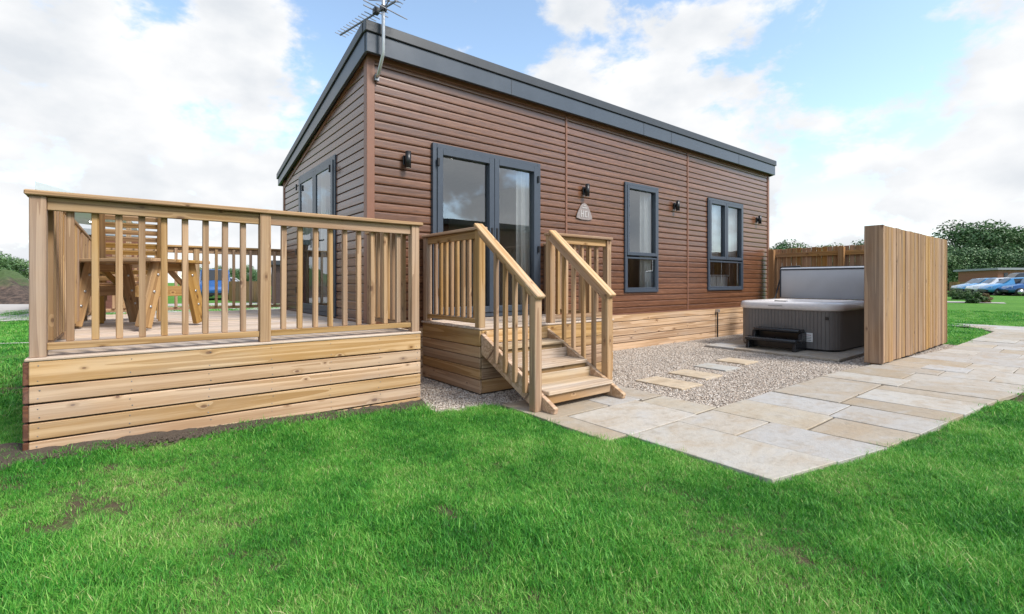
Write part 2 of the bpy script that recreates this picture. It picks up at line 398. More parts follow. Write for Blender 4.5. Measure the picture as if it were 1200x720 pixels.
M['gravel'] = gravel_mat()
def slab_mat(name='sandstone_slab', fixed=None):
    m, N, L, b = mat(name)
    oi = N.new('ShaderNodeObjectInfo'); tc = N.new('ShaderNodeTexCoord')
    cx = N.new('ShaderNodeCombineXYZ')
    for i, k in enumerate((41.0, 19.3, 7.7)): L.new(mth(N, L, 'MULTIPLY', oi.outputs['Random'], k), cx.inputs[i])
    P = vadd(N, L, tc.outputs['Object'], cx.outputs[0])
    base = ramp(N, L, oi.outputs['Random'], [(0.0, (0.44, 0.385, 0.30)), (0.2, (0.47, 0.455, 0.425)), (0.4, (0.38, 0.315, 0.23)), (0.6, (0.44, 0.44, 0.435)), (0.8, (0.345, 0.28, 0.20)), (1.0, (0.49, 0.45, 0.39))])
    if fixed: base = mixc(N, L, oi.outputs['Random'], fixed, tuple(c*0.85 for c in fixed))
    band = noise(N, L, vmul(N, L, P, (2.0, 3.6, 1.0)), 1.0, 9, 0.66, 0.6)
    n2 = noise(N, L, P, 11, 7, 0.65); n3 = noise(N, L, P, 110, 3, 0.6)
    col = mixc(N, L, mth(N, L, 'MULTIPLY', rngmap(N, L, band, 0.46, 0.66), 0.55), base, (0.36, 0.265, 0.165))
    col = mixc(N, L, mth(N, L, 'MULTIPLY', rngmap(N, L, band, 0.48, 0.30), 0.5), col, (0.44, 0.445, 0.445))
    col = mixc(N, L, mth(N, L, 'MULTIPLY', rngmap(N, L, n2, 0.48, 0.72), 0.5), col, (0.26, 0.215, 0.16))
    col = mixc(N, L, mth(N, L, 'MULTIPLY', n3, 0.22), col, (0.26, 0.22, 0.18))
    L.new(col, b.inputs['Base Color']); L.new(mth(N, L, 'MULTIPLY_ADD', n2, 0.3, 0.5), b.inputs['Roughness'])
    b.inputs['Specular IOR Level'].default_value = 0.35
    bump(N, L, b, mth(N, L, 'ADD', mth(N, L, 'MULTIPLY', n2, 2.0), mth(N, L, 'MULTIPLY', n3, 0.5)), 0.6, 0.010)
    return m
M['slab'] = slab_mat(); M['slab_buff'] = slab_mat('buff_slab', (0.60, 0.49, 0.35)); M['slab_grey'] = slab_mat('grey_slab', (0.47, 0.465, 0.43))
M['concrete'] = plain('pale_concrete', (0.42, 0.39, 0.36), 0.85, var=0.12, scale=0.8)
M['sand'] = soil_mat('joint_sand', (0.12, 0.10, 0.075), (0.24, 0.20, 0.155))
def grass_mat():
    m, N, L, b = mat('grass_blade')
    oi = N.new('ShaderNodeObjectInfo'); a = N.new('ShaderNodeAttribute'); a.attribute_name = 'tone'
    g = N.new('ShaderNodeNewGeometry'); big = rngmap(N, L, noise(N, L, g.outputs['Position'], 1.3, 4, 0.6), 0.30, 0.70)
    f = mth(N, L, 'ADD', mth(N, L, 'MULTIPLY', oi.outputs['Random'], 0.24), mth(N, L, 'ADD', mth(N, L, 'MULTIPLY', a.outputs['Fac'], 0.46), mth(N, L, 'MULTIPLY', big, 0.34)))
    col = ramp(N, L, f, [(0.22, (0.022, 0.150, 0.016)), (0.46, (0.078, 0.345, 0.034)), (0.68, (0.200, 0.475, 0.070)), (0.84, (0.36, 0.53, 0.14)), (0.97, (0.58, 0.53, 0.28))])
    L.new(col, b.inputs['Base Color']); b.inputs['Roughness'].default_value = 0.5; b.inputs['Specular IOR Level'].default_value = 0.35
    tr = N.new('ShaderNodeBsdfTranslucent'); L.new(col, tr.inputs['Color'])
    mx = N.new('ShaderNodeMixShader'); mx.inputs[0].default_value = 0.30
    out = [n for n in N if n.type == 'OUTPUT_MATERIAL'][0]
    L.new(b.outputs[0], mx.inputs[1]); L.new(tr.outputs[0], mx.inputs[2]); L.new(mx.outputs[0], out.inputs['Surface'])
    return m
M['grass'] = grass_mat()
def leaf_mat(name, c0, c1, c2):
    m, N, L, b = mat(name)
    a = N.new('ShaderNodeAttribute'); a.attribute_name = 'tone'; oi = N.new('ShaderNodeObjectInfo')
    f = mth(N, L, 'ADD', mth(N, L, 'MULTIPLY', a.outputs['Fac'], 0.6), mth(N, L, 'MULTIPLY', oi.outputs['Random'], 0.4))
    col = ramp(N, L, f, [(0.1, c0), (0.5, c1), (0.9, c2)])
    L.new(col, b.inputs['Base Color']); b.inputs['Roughness'].default_value = 0.6
    return m
M['leaf'] = leaf_mat('tree_leaf', (0.035, 0.085, 0.030), (0.075, 0.155, 0.052), (0.145, 0.235, 0.080))
M['leaf_shrub'] = leaf_mat('shrub_leaf', (0.03, 0.07, 0.02), (0.07, 0.13, 0.035), (0.15, 0.20, 0.06))
M['leaf_brown'] = leaf_mat('bronze_leaf', (0.07, 0.05, 0.02), (0.17, 0.12, 0.045), (0.28, 0.21, 0.08))
M['bark'] = plain('bark', (0.07, 0.055, 0.042), 0.9, var=0.25, bs=0.5)
def far_clad(name, c):
    m, N, L, b = mat(name)
    tc = N.new('ShaderNodeTexCoord'); sp = N.new('ShaderNodeSeparateXYZ'); L.new(tc.outputs['Object'], sp.inputs[0])
    fr = mth(N, L, 'FRACT', mth(N, L, 'MULTIPLY', sp.outputs[2], 8.0))
    n = noise(N, L, vmul(N, L, tc.outputs['Object'], (0.6, 0.6, 16)), 1.0, 4)
    col = mixc(N, L, n, tuple(x*0.7 for x in c), tuple(x*1.3 for x in c))
    L.new(col, b.inputs['Base Color']); b.inputs['Roughness'].default_value = 0.5
    bump(N, L, b, fr, 0.6, 0.03)
    return m
M['clad_far'] = far_clad('brown_cladding_far', (0.17, 0.068, 0.045))
M['clad_far_red'] = far_clad('red_brown_cladding_far', (0.27, 0.105, 0.07))
M['clad_far_dark'] = far_clad('dark_cladding_far', (0.06, 0.04, 0.035))
M['far_roof'] = plain('far_grey_roof', (0.26, 0.28, 0.31), 0.5, var=0.1)

# ------------------------------------------------------------------ ground layout
LX = 9.627; LW = 3.545; DK = 0.652; DX0, DX1, DY0 = -2.55, 0.04, -1.105
def sm(a, b, x): t = np.clip((x-a)/(b-a), 0, 1); return t*t*(3-2*t)
def north(x): return np.where(x < 4.4, -2.88, np.where(x < 8.5, -2.88-0.095*(x-4.4), np.where(x < 13.0, -3.27, -3.27+0.5*(x-13.0))))
def south(x): return np.interp(x, [0.5, 1.0, 1.35, 1.75, 2.4, 3.2, 4.2, 5.2, 15.0], [-3.82, -3.84, -3.96, -4.04, -4.11, -4.18, -4.28, -4.41, -5.7])
def path_mask(x, y, pad=0.0):
    a = (x > 0.50-pad) & (x < 1.98+pad) & (y < -1.66+pad) & (y > -2.9-pad)
    b = (x > 0.72-pad) & (x < 1.98+pad) & (y < -2.8) & (y > south(x)-pad)
    c = (x >= 1.9) & (x < 15.2) & (y < north(x)+pad) & (y > south(x)-pad)
    return a | b | c
def gravel_mask(x, y, pad=0.0):
    left = (x > 0.0-pad) & (x <= 0.75) & (y < 0.1) & (y > -1.50-0.25*np.clip(x, 0, 1)-pad)
    mid = (x > 0.6) & (x < 9.42+pad) & (y < 0.1) & (y > np.minimum(north(x)-0.02, -1.72)-pad) & ((x > 0.8) | (y > -1.7-pad))
    mid = mid & ((x > 0.8) | (y > -1.7))
    return left | mid
def build_mask(x, y):
    lodge = (x > -0.02) & (x < LX+0.02) & (y > -0.02) & (y < LW)
    deck = (x > DX0-0.02) & (x < DX1) & (y > DY0-0.0) & (y < 3.56)
    return lodge | deck
def hgt(x, y):
    x = np.asarray(x, float); y = np.asarray(y, float)
    h = 0.085*np.exp(-((y+1.15)/0.75)**2)*sm(0.25, -2.6, x)*sm(-9, -5, x)
    n = 0.010*np.sin(x*2.1+1)*np.sin(y*1.7)+0.006*np.sin(x*5.3+y*4.1)
    far = sm(8, 20, np.hypot(x, y))
    h = h+n*(1-far)
    hard = path_mask(x, y, 0.02) | gravel_mask(x, y, 0.02)
    return np.where(hard, -0.035, h)
def axis_pts(lo, hi, step, far):
    c = list(np.arange(lo, hi+1e-6, step)); a = lo; s = step
    left = []
    while a > -far: s *= 1.22; a -= s; left.append(a)
    a = hi; s = step; right = []
    while a < far: s *= 1.22; a += s; right.append(a)
    return np.array(left[::-1]+c+right)
def make_ground():
    xs = axis_pts(-6, 10, 0.07, 900); ys = axis_pts(-6.5, 4, 0.07, 900)
    X, Y = np.meshgrid(xs, ys, indexing='ij'); Z = hgt(X, Y)
    nx, ny = X.shape
    V = np.stack([X, Y, Z], -1).reshape(-1, 3)
    idx = np.arange(nx*ny).reshape(nx, ny)
    F = np.stack([idx[:-1, :-1], idx[1:, :-1], idx[1:, 1:], idx[:-1, 1:]], -1).reshape(-1, 4)
    me = bpy.data.meshes.new('lawn'); me.from_pydata(V.tolist(), [], F.tolist()); me.update()
    me.polygons.foreach_set('use_smooth', [True]*len(me.polygons))
    a = me.attributes.new('near', 'FLOAT', 'POINT')
    d = np.hypot(V[:, 0]-CAM.x, V[:, 1]-CAM.y); a.data.foreach_set('value', (1-sm(5, 13, d)).astype(np.float32))
    o = ob('lawn', me, M['ground']); tag(o, 'mown green lawn around the lodge', kind='structure')
    return o
make_ground()

def sheet(name, polys, z, m, label=None):
    bm = bmesh.new()
    for p in polys: bm.faces.new([bm.verts.new((x, y, z)) for x, y in p])
    bmesh.ops.recalc_face_normals(bm, faces=bm.faces[:])
    for f in bm.faces:
        if f.normal.z < 0: f.normal_flip()
    o = ob(name, bm_mesh(name, bm), m); tag(o, label, kind='structure'); return o
gx = [0.8+i*0.2 for i in range(44)]
nb = [(x, float(min(north(np.array(x))+0.01, -1.7)) if x > 1.95 else -1.72) for x in gx if x < 9.42]
gpoly = [(0.02, 0.1), (0.02, -1.5), (0.35, -1.6), (0.8, -1.71)]+nb[1:]+[(9.42, nb[-1][1]), (9.42, 0.1)]
gravel = sheet('gravel', [gpoly], -0.012, M['gravel'], 'pinkish grey gravel bed beside the lodge')

# paving: sand bed with separate slabs
sx = list(np.arange(1.98, 15.3, 0.6))
ppoly = [(0.52, -1.68), (0.52, -2.88), (0.74, -2.9), (0.74, -3.785), (1.98, float(south(np.array(1.98))))]
ppoly += [(float(x), float(south(np.array(x)))) for x in sx[1:]]+[(float(x), float(north(np.array(x)))) for x in sx[::-1]]+[(1.96, -1.70)]
path = sheet('path', [ppoly], 0.017, M['sand'], 'paved path of riven sandstone slabs')
srng = random.Random(21)
def slab(x0, x1, y0, y1, parent=None, name='paving_slab', top=0.026, j=0.0045, rz=None):
    parent = path if parent is None and name == 'paving_slab' else parent
    l, w = x1-x0-2*j, y1-y0-2*j
    bm = bmesh.new(); bmesh.ops.create_cube(bm, size=1.0)
    for v in bm.verts:
        v.co = Vector((v.co.x*l, v.co.y*w, v.co.z*0.04))
        if parent is path and x0 > 0.69:
            wx, wy = v.co.x+(x0+x1)/2, v.co.y+(y0+y1)/2
            if v.co.y < 0 and y0 < float(south(np.array((x0+x1)/2)))+0.28: wy = float(south(np.array(wx)))-0.02
            if v.co.y > 0 and x0 > 4.0 and y1 > float(north(np.array((x0+x1)/2)))-0.05: wy = float(north(np.array(wx)))-0.004
            v.co.y = wy-(y0+y1)/2
        if v.co.z > 0: v.co += Vector((srng.uniform(-.004, .004), srng.uniform(-.004, .004), srng.uniform(-.002, .002)))
    bmesh.ops.bevel(bm, geom=bm.edges[:], offset=0.003, segments=1, affect='EDGES')
    dz = srng.uniform(-0.002, 0.003)
    m = Matrix.Translation(((x0+x1)/2, (y0+y1)/2, top-0.02+dz)) @ Matrix.Rotation(srng.uniform(-.006, .006) if rz is None else rz, 4, 'Z')
    return ob(name, bm_mesh('slab', bm), M['slab'], parent, m)
for r_ in [(0.52, 1.25, -2.28, -1.68), (1.25, 1.66, -2.31, -1.70), (1.66, 1.97, -2.33, -1.71), (0.72, 1.60, -2.90, -2.30), (1.60, 1.95, -2.88, -2.35),
           (0.50, 0.72, -2.88, -2.28), (0.70, 1.30, -3.80, -2.91), (1.30, 1.83, -3.355, -2.90), (1.30, 1.85, -3.80, -3.36), (1.84, 2.42, -3.60, -2.89),
           (1.86, 2.38, -4.06, -3.61), (2.43, 2.95, -3.55, -2.89), (2.39, 2.95, -4.08, -3.56), (2.96, 3.50, -3.46, -2.90), (2.96, 3.32, -4.14, -3.47), (3.33, 3.92, -4.16, -3.47),
           (3.51, 4.22, -3.46, -2.90)]:
    slab(*r_)
x = 4.23; first = True
while x < 15.0:
    w = srng.choice([0.44, 0.52, 0.6]) if x < 9 else srng.choice([0.6, 0.75])
    if x < 4.3: x0s = 3.93
    n_, s_ = float(north(np.array(x+w/2))), float(south(np.array(x+w/2)))
    y = n_
    k = 0
    while y > s_+0.02:
        d = srng.choice([0.42, 0.56, 0.7, 0.86])
        if y-d < s_+0.25: d = y-s_
        xx = x-0.30 if (x < 4.3 and y < -3.3) else x
        slab(xx if not (x < 4.3 and y < -3.3) else x-0.0, x+w, y-d, y)
        y -= d
    x += w
slab(3.93, 4.22, -4.2, -3.47)

# loose stepping slabs set in the gravel
for i, (x0, x1, y0, y1) in enumerate([(2.40, 2.79, -2.27, -1.71), (3.08, 3.45, -2.15, -1.67), (3.76, 4.12, -2.03, -1.60), (4.42, 4.80, -1.95, -1.55)]):
    o = slab(x0, x1, y0, y1, None, 'stepping_slab', 0.016, 0.0)
    o.data.materials[0] = M['slab_grey'] if i == 2 else M['slab_buff']
    tag(o, ['pale buff stepping slab in the gravel, closest to the entrance steps', 'buff stepping slab in the gravel, second out from the entrance steps',
            'grey stepping slab in the gravel, third out from the entrance steps', 'buff stepping slab in the gravel, closest to the hot tub step'][i], 'stepping slab', 'stepping slabs in the gravel')
# paved pad under the hot tub
pad = sheet('paved_pad', [[(5.75, -0.62), (5.75, -2.62), (8.7, -2.62), (8.7, -0.62)]], -0.002, M['sand'], 'paved pad that carries the hot tub')
for i in range(5):
    for k in range(4): slab(5.76+i*0.585, 5.76+(i+1)*0.585, -2.60+k*0.49, -2.60+(k+1)*0.49, pad)

# pale distant paths and yard
def strip(name, pts, w, z, m, label):
    P = [Vector((p[0], p[1], 0)) for p in pts]; Lf, Rt = [], []
    for i, p in enumerate(P):
        t = (P[min(i+1, len(P)-1)]-P[max(i-1, 0)]).normalized(); n = Vector((-t.y, t.x, 0))
        Lf.append(p+n*w/2); Rt.append(p-n*w/2)
    vs = [(*v.xy, z) for v in Lf]+[(*v.xy, z) for v in Rt]; n_ = len(P)
    fs = [(n_+i, n_+i+1, i+1, i) for i in range(n_-1)]
    o = ob(name, mesh_from(name, vs, fs), m); return tag(o, label, kind='structure')
strip('footpath', [(14.6, -5.5), (14.7, -3.6), (14.5, -2.2), (14.3, 3.0), (14.0, 30)], 0.75, 0.02, M['concrete'], 'narrow pale footpath crossing the lawn')
a_ = at(1100, 26.5); b_ = at(1178, 25.0)
strip('footpath', [a_.xy, at(1125, 26.4).xy, at(1150, 25.6).xy, b_.xy], 1.6, 0.02, M['concrete'], 'short pale footpath by the low shrubs')
strip('car_park', [at(1118, 45).xy, at(1200, 43).xy, at(1330, 41).xy], 10.0, 0.016, plain('worn_asphalt', (0.16, 0.155, 0.15), 0.9, var=0.1, scale=1), 'grey car park surface')
strip('yard', [at(-250, 18.2).xy, at(-60, 18.0).xy, at(80, 18.2).xy, at(330, 21).xy, at(420, 23).xy], 11.0, 0.02, M['concrete'], 'pale stony yard below the earth bank')
strip('edging', [at(-90, 8.3).xy, at(-20, 8.35).xy, at(60, 8.6).xy, at(90, 9.5).xy], 0.12, 0.03, M['concrete'], 'thin pale edging strip in the grass')

# earth bank
def make_bank():
    bm = bmesh.new(); nu, nv = 60, 22; g = []
    r = random.Random(3)
    for i in range(nu+1):
        row = []
        u = -420+i*(520/nu)
        for k in range(nv+1):
            t = k/nv
            d = 23.5+t*13
            p = at(u, d)
            fall = 1-float(sm(0, 75, u))
            h = (2.05*math.sin(min(1, t*1.7)*math.pi/2)*(1 if t < 0.6 else 1-(t-0.6)/0.4*0.9))*fall
            h += (0.28*math.sin(u*0.05+t*9)+0.2*math.sin(u*0.13+2+t*17)+r.uniform(-.13, .13))*min(1, t*4)*(1-t)*fall*1.6
            row.append(bm.verts.new((p.x, p.y, max(-0.1, h-0.03))))
        g.append(row)
    for i in range(nu):
        for k in range(nv): bm.faces.new((g[i][k], g[i+1][k], g[i+1][k+1], g[i][k+1]))
    o = ob('earth_bank', bm_mesh('earth_bank', bm, True), M['hill']); tag(o, 'bare earth bank with grassy top', kind='structure')
make_bank()

# bare soil along the front of the deck
def make_soil():
    r = random.Random(5); bm = bmesh.new(); xs = np.arange(-3.1, 0.07, 0.035); rows = []
    for x in xs:
        wv = 0.10+0.05*math.sin(x*5)+0.03*math.sin(x*13+1)+r.uniform(-.03, .03)
        if x < -2.45: wv += 0.10
        row = []
        for k in range(7):
            t = k/6; y = DY0+0.03-t*(wv+0.05)
            if x < -2.58: y = DY0+0.25-t*(wv+0.32)
            z = float(0.085*sm(0.25, -2.6, x))*math.exp(-((y+1.15)/0.75)**2)+0.028*(1-t)+r.uniform(-.006, .01)-0.03*t*t
            row.append(bm.verts.new((x, y, z+0.004)))
        rows.append(row)
    for a, b in zip(rows, rows[1:]):
        for k in range(6): bm.faces.new((a[k], a[k+1], b[k+1], b[k]))
    bmesh.ops.recalc_face_normals(bm, faces=bm.faces[:])
    for f in bm.faces:
        if f.normal.z < 0: f.normal_flip()
    o = ob('soil_strip', bm_mesh('soil', bm, True), M['soil']); tag(o, 'strip of bare dark soil along the deck front', kind='structure')
make_soil()

# ------------------------------------------------------------------ lodge
lodge = thing('holiday_lodge', (LX/2, LW/2, 0), 'brown clad holiday lodge with slate grey mono-pitch roof', 'lodge')
H = 0.1; CB = 0.581; FOV_, FOF = 0.079, 0.128
FT, FB = 3.881, 3.556; BT, BB = 2.934, 2.732
SL = (FT-BT)/(LW+2*FOF)
def zroof(y): return FT-SL*(y+FOF)
DOOR = (0.77, 2.49, DK+0.01, 2.755); W1 = (4.379, 5.303, 0.934, 2.753); W2 = (6.965, 8.385, 0.940, 2.768)
EDOOR = (0.975, 2.60, DK+0.01, 2.70)
PROF = [(0.0, 0.000), (0.07, 0.001), (0.085, 0.015), (0.13, 0.0195), (0.24, 0.0212), (0.80, 0.0208), (0.92, 0.0196), (0.965, 0.0150), (1.0, 0.006)]
def pf(t):
    for (a, fa), (b, fb) in zip(PROF, PROF[1:]):
        if a <= t <= b: return fa+(fb-fa)*(t-a)/(b-a)
    return 0.004
PROF2 = [(0.0, 0.000), (0.085, 0.000), (0.09, 0.018), (0.12, 0.022), (0.5, 0.0225), (0.94, 0.0215), (1.0, 0.016)]
CL = {}
def clad_mesh(l, t0, t1, flat=False):
    key = (round(l, 3), round(t0, 3), round(t1, 3), flat)
    PR = PROF2 if flat else PROF
    def pf(t):
        for (a, fa), (b, fb) in zip(PR, PR[1:]):
            if a <= t <= b: return fa+(fb-fa)*(t-a)/(b-a)
        return 0.004
    if key in CL: return CL[key]
    ts = [t0]+[t for t, _ in PR if t0+1e-3 < t < t1-1e-3]+[t1]
    vs, fs = [], []
    for t in ts:
        for sx_ in (-l/2, l/2): vs.append((sx_, -pf(t), (t-0.5)*H))
    for i in range(len(ts)-1): fs.append((2*i, 2*i+1, 2*i+3, 2*i+2))
    n = len(vs)
    vs += [(-l/2, 0.0, (t0-0.5)*H), (l/2, 0.0, (t0-0.5)*H), (-l/2, 0.0, (t1-0.5)*H), (l/2, 0.0, (t1-0.5)*H)]
    k = 2*(len(ts)-1)
    fs += [(1, 0, n, n+1), (k, k+1, n+3, n+2)]
    fs += [[n]+[2*i for i in range(len(ts))]+[n+2], [n+1, n+3]+[2*i+1 for i in range(len(ts)-1, -1, -1)]]
    me = mesh_from('cladding', vs, fs); me.materials.append(M['clad']); CL[key] = me
    return me
def pieces(a, b, z0, z1, opens):
    """split span a..b of a course z0..z1 around openings -> (a,b,z0,z1)"""
    cuts = sorted({a, b, *[min(max(o[0], a), b) for o in opens], *[min(max(o[1], a), b) for o in opens]})
    out = []
    for c0, c1 in zip(cuts, cuts[1:]):
        if c1-c0 < 0.005: continue
        mid = (c0+c1)/2; lo, hi = z0, z1
        for o in opens:
            if o[0] <= mid <= o[1] and o[2] < hi and o[3] > lo:
                if o[2] <= lo and o[3] >= hi: lo = hi
                elif o[2] > lo: hi = o[2]
                else: lo = o[3]
        if hi-lo > 0.008: out.append([c0, c1, lo, hi])
    mg = []
    for p in out:
        if mg and abs(mg[-1][1]-p[0]) < 1e-6 and abs(mg[-1][2]-p[2]) < 1e-6 and abs(mg[-1][3]-p[3]) < 1e-6: mg[-1][1] = p[1]
        else: mg.append(p)
    return mg
ncourse = int((3.60-CB)/H)+1
JN = [0.045, 3.034, 6.266, LX-0.03]
for k in range(ncourse):
    z0 = CB+k*H; z1 = min(z0+H, 3.63)
    for a, b in zip(JN, JN[1:]):
        for (c0, c1, lo, hi) in pieces(a+0.012, b-0.012, z0, z1, [DOOR, W1, W2]):
            ob('cladding_board', clad_mesh(c1-c0, (lo-z0)/H, (hi-z0)/H), None, lodge, Matrix.Translation(((c0+c1)/2, 0, z0+H/2)))
    # gable end
    zm = z0+0.35*H
    yend = min(LW-0.03, (FT-0.20-zm)/SL-FOF)
    if yend > 0.2:
        for (c0, c1, lo, hi) in pieces(0.045, yend, z0, z0+H, [EDOOR]):
            ob('cladding_board', clad_mesh(c1-c0, (lo-z0)/H, (hi-z0)/H, True), None, lodge,
               Matrix.Translation((0, (c0+c1)/2, z0+H/2)) @ Matrix.Rotation(-math.pi/2, 4, 'Z'))
for xj in JN[1:3]: block('joint_trim', xj-0.018, xj+0.018, -0.034, 0.0, CB, 3.60, M['trim'], lodge, 0.006)
# corner trims
prism('corner_trim', [(-0.036, -0.036), (0.055, -0.036), (0.055, 0.0), (0.0, 0.0), (0.0, 0.055), (-0.036, 0.055)], 'Z', CB-0.01, 3.62, M['trim'], lodge, 0.004)
block('corner_trim', LX-0.05, LX+0.034, -0.034, 0.02, CB-0.01, 3.60, M['trim'], lodge, 0.005)
block('corner_trim', -0.034, 0.0, LW-0.06, LW+0.02, CB-0.01, 2.85, M['trim'], lodge, 0.005)
# wall shell behind the boards
def shell(name, a0, a1, z0, z1, opens, fn):
    xs = sorted({a0, a1, *[o[0] for o in opens], *[o[1] for o in opens]}); zs = sorted({z0, z1, *[o[2] for o in opens], *[o[3] for o in opens]})
    bm = bmesh.new()
    for xa, xb in zip(xs, xs[1:]):
        for za, zb in zip(zs, zs[1:]):
            cx_, cz_ = (xa+xb)/2, (za+zb)/2
            if any(o[0] < cx_ < o[1] and o[2] < cz_ < o[3] for o in opens): continue
            c = bmesh.ops.create_cube(bm, size=1.0)['verts']
            for v in c:
                v.co = Vector(fn(xa if v.co.x < 0 else xb, 0.004 if v.co.y < 0 else 0.10, za if v.co.z < 0 else zb))
    bmesh.ops.recalc_face_normals(bm, faces=bm.faces[:])
    me = bm_mesh(name, bm)
    return ob(name, me, M['inner'], lodge)
shell('wall', 0.02, LX-0.02, 0.10, 3.58, [DOOR, W1, W2], lambda a, d, z: (a, d, z))
def endfn(a, d, z): return (d, a, min(z, zroof(a)-0.12))
ys_ = [0.11, EDOOR[0], EDOOR[1], 3.0, LW-0.02]
def endshell():
    bm = bmesh.new()
    def q(y0, y1, z0, z1f):
        c = bmesh.ops.create_cube(bm, size=1.0)['verts']
        for v in c:
            y = y0 if v.co.y < 0 else y1; z = z0 if v.co.z < 0 else z1f(y); v.co = Vector((0.004 if v.co.x < 0 else 0.1, y, z))
    top = lambda y: zroof(y)-0.14
    q(0.105, EDOOR[0], 0.1, top); q(EDOOR[0], EDOOR[1], EDOOR[3], top); q(EDOOR[1], LW-0.02, 0.1, top); q(EDOOR[0], EDOOR[1], 0.1, lambda y: EDOOR[2])
    bmesh.ops.recalc_face_normals(bm, faces=bm.faces[:])
    ob('wall', bm_mesh('wall', bm), M['inner'], lodge)
endshell()
prism('wall', [(0.105, 0.1), (LW-0.02, 0.1), (LW-0.02, zroof(LW)-0.14), (0.105, zroof(0.1)-0.14)], 'X', LX-0.1, LX-0.022, M['clad_far'], lodge)
block('wall', 0.02, LX-0.02, LW-0.02, LW+0.06, 0.1, zroof(LW)-0.14, M['clad_far'], lodge)
block('floor', 0.1, LX-0.1, 0.1, LW-0.02, DK-0.10, DK-0.004, M['inner_floor'], lodge)
prism('ceiling', [(0.1, 3.05), (LW-0.02, 2.72), (LW-0.02, 2.75), (0.1, 3.08)], 'X', 0.1, LX-0.1, M['inner'], lodge)
block('partition', 3.2, 3.28, 0.1, LW-0.03, DK, 2.73, M['inner'], lodge); block('partition', 6.0, 6.08, 0.1, LW-0.03, DK, 2.73, M['inner'], lodge)
# roof slab and edge trims
ya, yb = -FOF, LW+FOF
prism('roof', [(ya+0.02, FT-0.03), (yb-0.02, BT-0.03), (yb-0.02, BT-0.13), (ya+0.02, FT-0.13)], 'X', -FOV_+0.02, LX+FOV_-0.02, M['roof_dark'], lodge)
roof_front = block('fascia', -FOV_, LX+FOV_, ya-0.012, ya+0.03, FB, FT-0.118, M['roof_metal'], lodge, 0.004)
block('fascia_capping', -FOV_-0.02, LX+FOV_+0.02, ya-0.034, ya+0.05, FT-0.115, FT, M['roof_dark'], lodge, 0.006)
for xs_ in (1.9, 4.75, 5.55, 8.0): block('fascia_joint', xs_-0.004, xs_+0.004, ya-0.0145, ya-0.0115, FB+0.002, FT-0.122, M['roof_dark'], lodge, 0)
for sgn, xe in ((-1, -FOV_), (1, LX+FOV_)):
    xa, xb = (xe-0.02, xe+0.03) if sgn < 0 else (xe-0.03, xe+0.02)
    prism('bargeboard', [(ya+0.032, FT-0.118), (yb, BT-0.095), (yb, BB), (ya+0.032, FB)], 'X', xa+0.012, xb-0.004, M['roof_metal'], lodge, 0.003)
    prism('bargeboard_capping', [(ya+0.052, FT), (yb+0.02, BT), (yb+0.02, BT-0.09), (ya+0.052, FT-0.112)], 'X', xa-0.006, xb+0.02, M['roof_dark'], lodge, 0.004)
block('fascia', -FOV_, LX+FOV_, yb-0.02, yb+0.014, BB, BT-0.02, M['roof_metal'], lodge)
prism('soffit', [(ya+0.032, FB+0.035), (0.0, FB+0.035), (0.0, FB+0.055), (ya+0.032, FB+0.055)], 'X', -FOV_+0.03, LX+FOV_-0.03, M['black'], lodge)
prism('soffit', [(0.0, FB+0.005), (yb-0.03, BB+0.03), (yb-0.03, BB+0.05), (0.0, FB+0.025)], 'X', -FOV_+0.03, 0.0, M['black'], lodge)
prism('wall_head_trim', [(0.05, FB-0.03), (LW, FB-0.03-SL*(LW-0.05)), (LW, FB+0.01-SL*(LW-0.05)), (0.05, FB+0.01)], 'X', -0.032, 0.0, M['trim'], lodge)
block('wall_head_trim', 0.05, LX, -0.034, 0.0, 3.535, 3.60, M['trim'], lodge)
# timber skirting boards
zs_ = [0.578, 0.458, 0.342, 0.226, 0.110, -0.02]
for z1, z0 in zip(zs_, zs_[1:]): block('skirting_board', 0.10, LX-0.01, -0.035, -0.006, z0+0.005, z1-0.004, M['pine'], lodge, 0.004)
block('skirting_backing', 0.10, LX-0.02, -0.005, 0.06, -0.02, 0.57, M['membrane'], lodge, 0)
for z1, z0 in zip(zs_, zs_[1:]): block('skirting_board', LX-0.005, LX+0.02, -0.03, LW, z0+0.005, z1-0.004, M['pine'], lodge, 0.004)
block('cill', 0.06, LX, -0.040, 0.0, 0.572, 0.588, M['trim'], lodge, 0.002)

def frame_rect(name, x0, x1, z0, z1, fw, y0, y1, parent, axis='X', bev=0.006):
    """four mitred bars as one frame mesh; axis 'X' = in the front wall, 'Y' = in the gable wall"""
    bm = bmesh.new()
    for (a, b, c, d) in ((x0, x0+fw, z0, z1), (x1-fw, x1, z0, z1), (x0+fw, x1-fw, z0, z0+fw), (x0+fw, x1-fw, z1-fw, z1)):
        vs = bmesh.ops.create_cube(bm, size=1.0)['verts']
        for v in vs:
            h = a if v.co.x < 0 else b; y = y0 if v.co.y < 0 else y1; z = c if v.co.z < 0 else d
            v.co = Vector((h, y, z)) if axis == 'X' else Vector((y, h, z))
    bmesh.ops.recalc_face_normals(bm, faces=bm.faces[:])
    bmesh.ops.bevel(bm, geom=[e for e in bm.edges if len(e.link_faces) == 2], offset=bev*0.6, segments=1, affect='EDGES')
    return ob(name, bm_mesh(name, bm), M['upvc'], parent)
def pane(x0, x1, z0, z1, y, parent, axis='X'):
    c = Vector(((x0+x1)/2, y, (z0+z1)/2)) if axis == 'X' else Vector((y, (x0+x1)/2, (z0+z1)/2))
    hx, hz = (x1-x0)/2, (z1-z0)/2
    vs = [(-hx, 0, -hz), (hx, 0, -hz), (hx, 0, hz), (-hx, 0, hz)]
    if axis == 'Y': vs = [(0, v[0], v[2]) for v in vs][::-1]
    return ob('pane', mesh_from('pane', vs, [(0, 1, 2, 3)]), M['glass'], parent, Matrix.Translation(c))
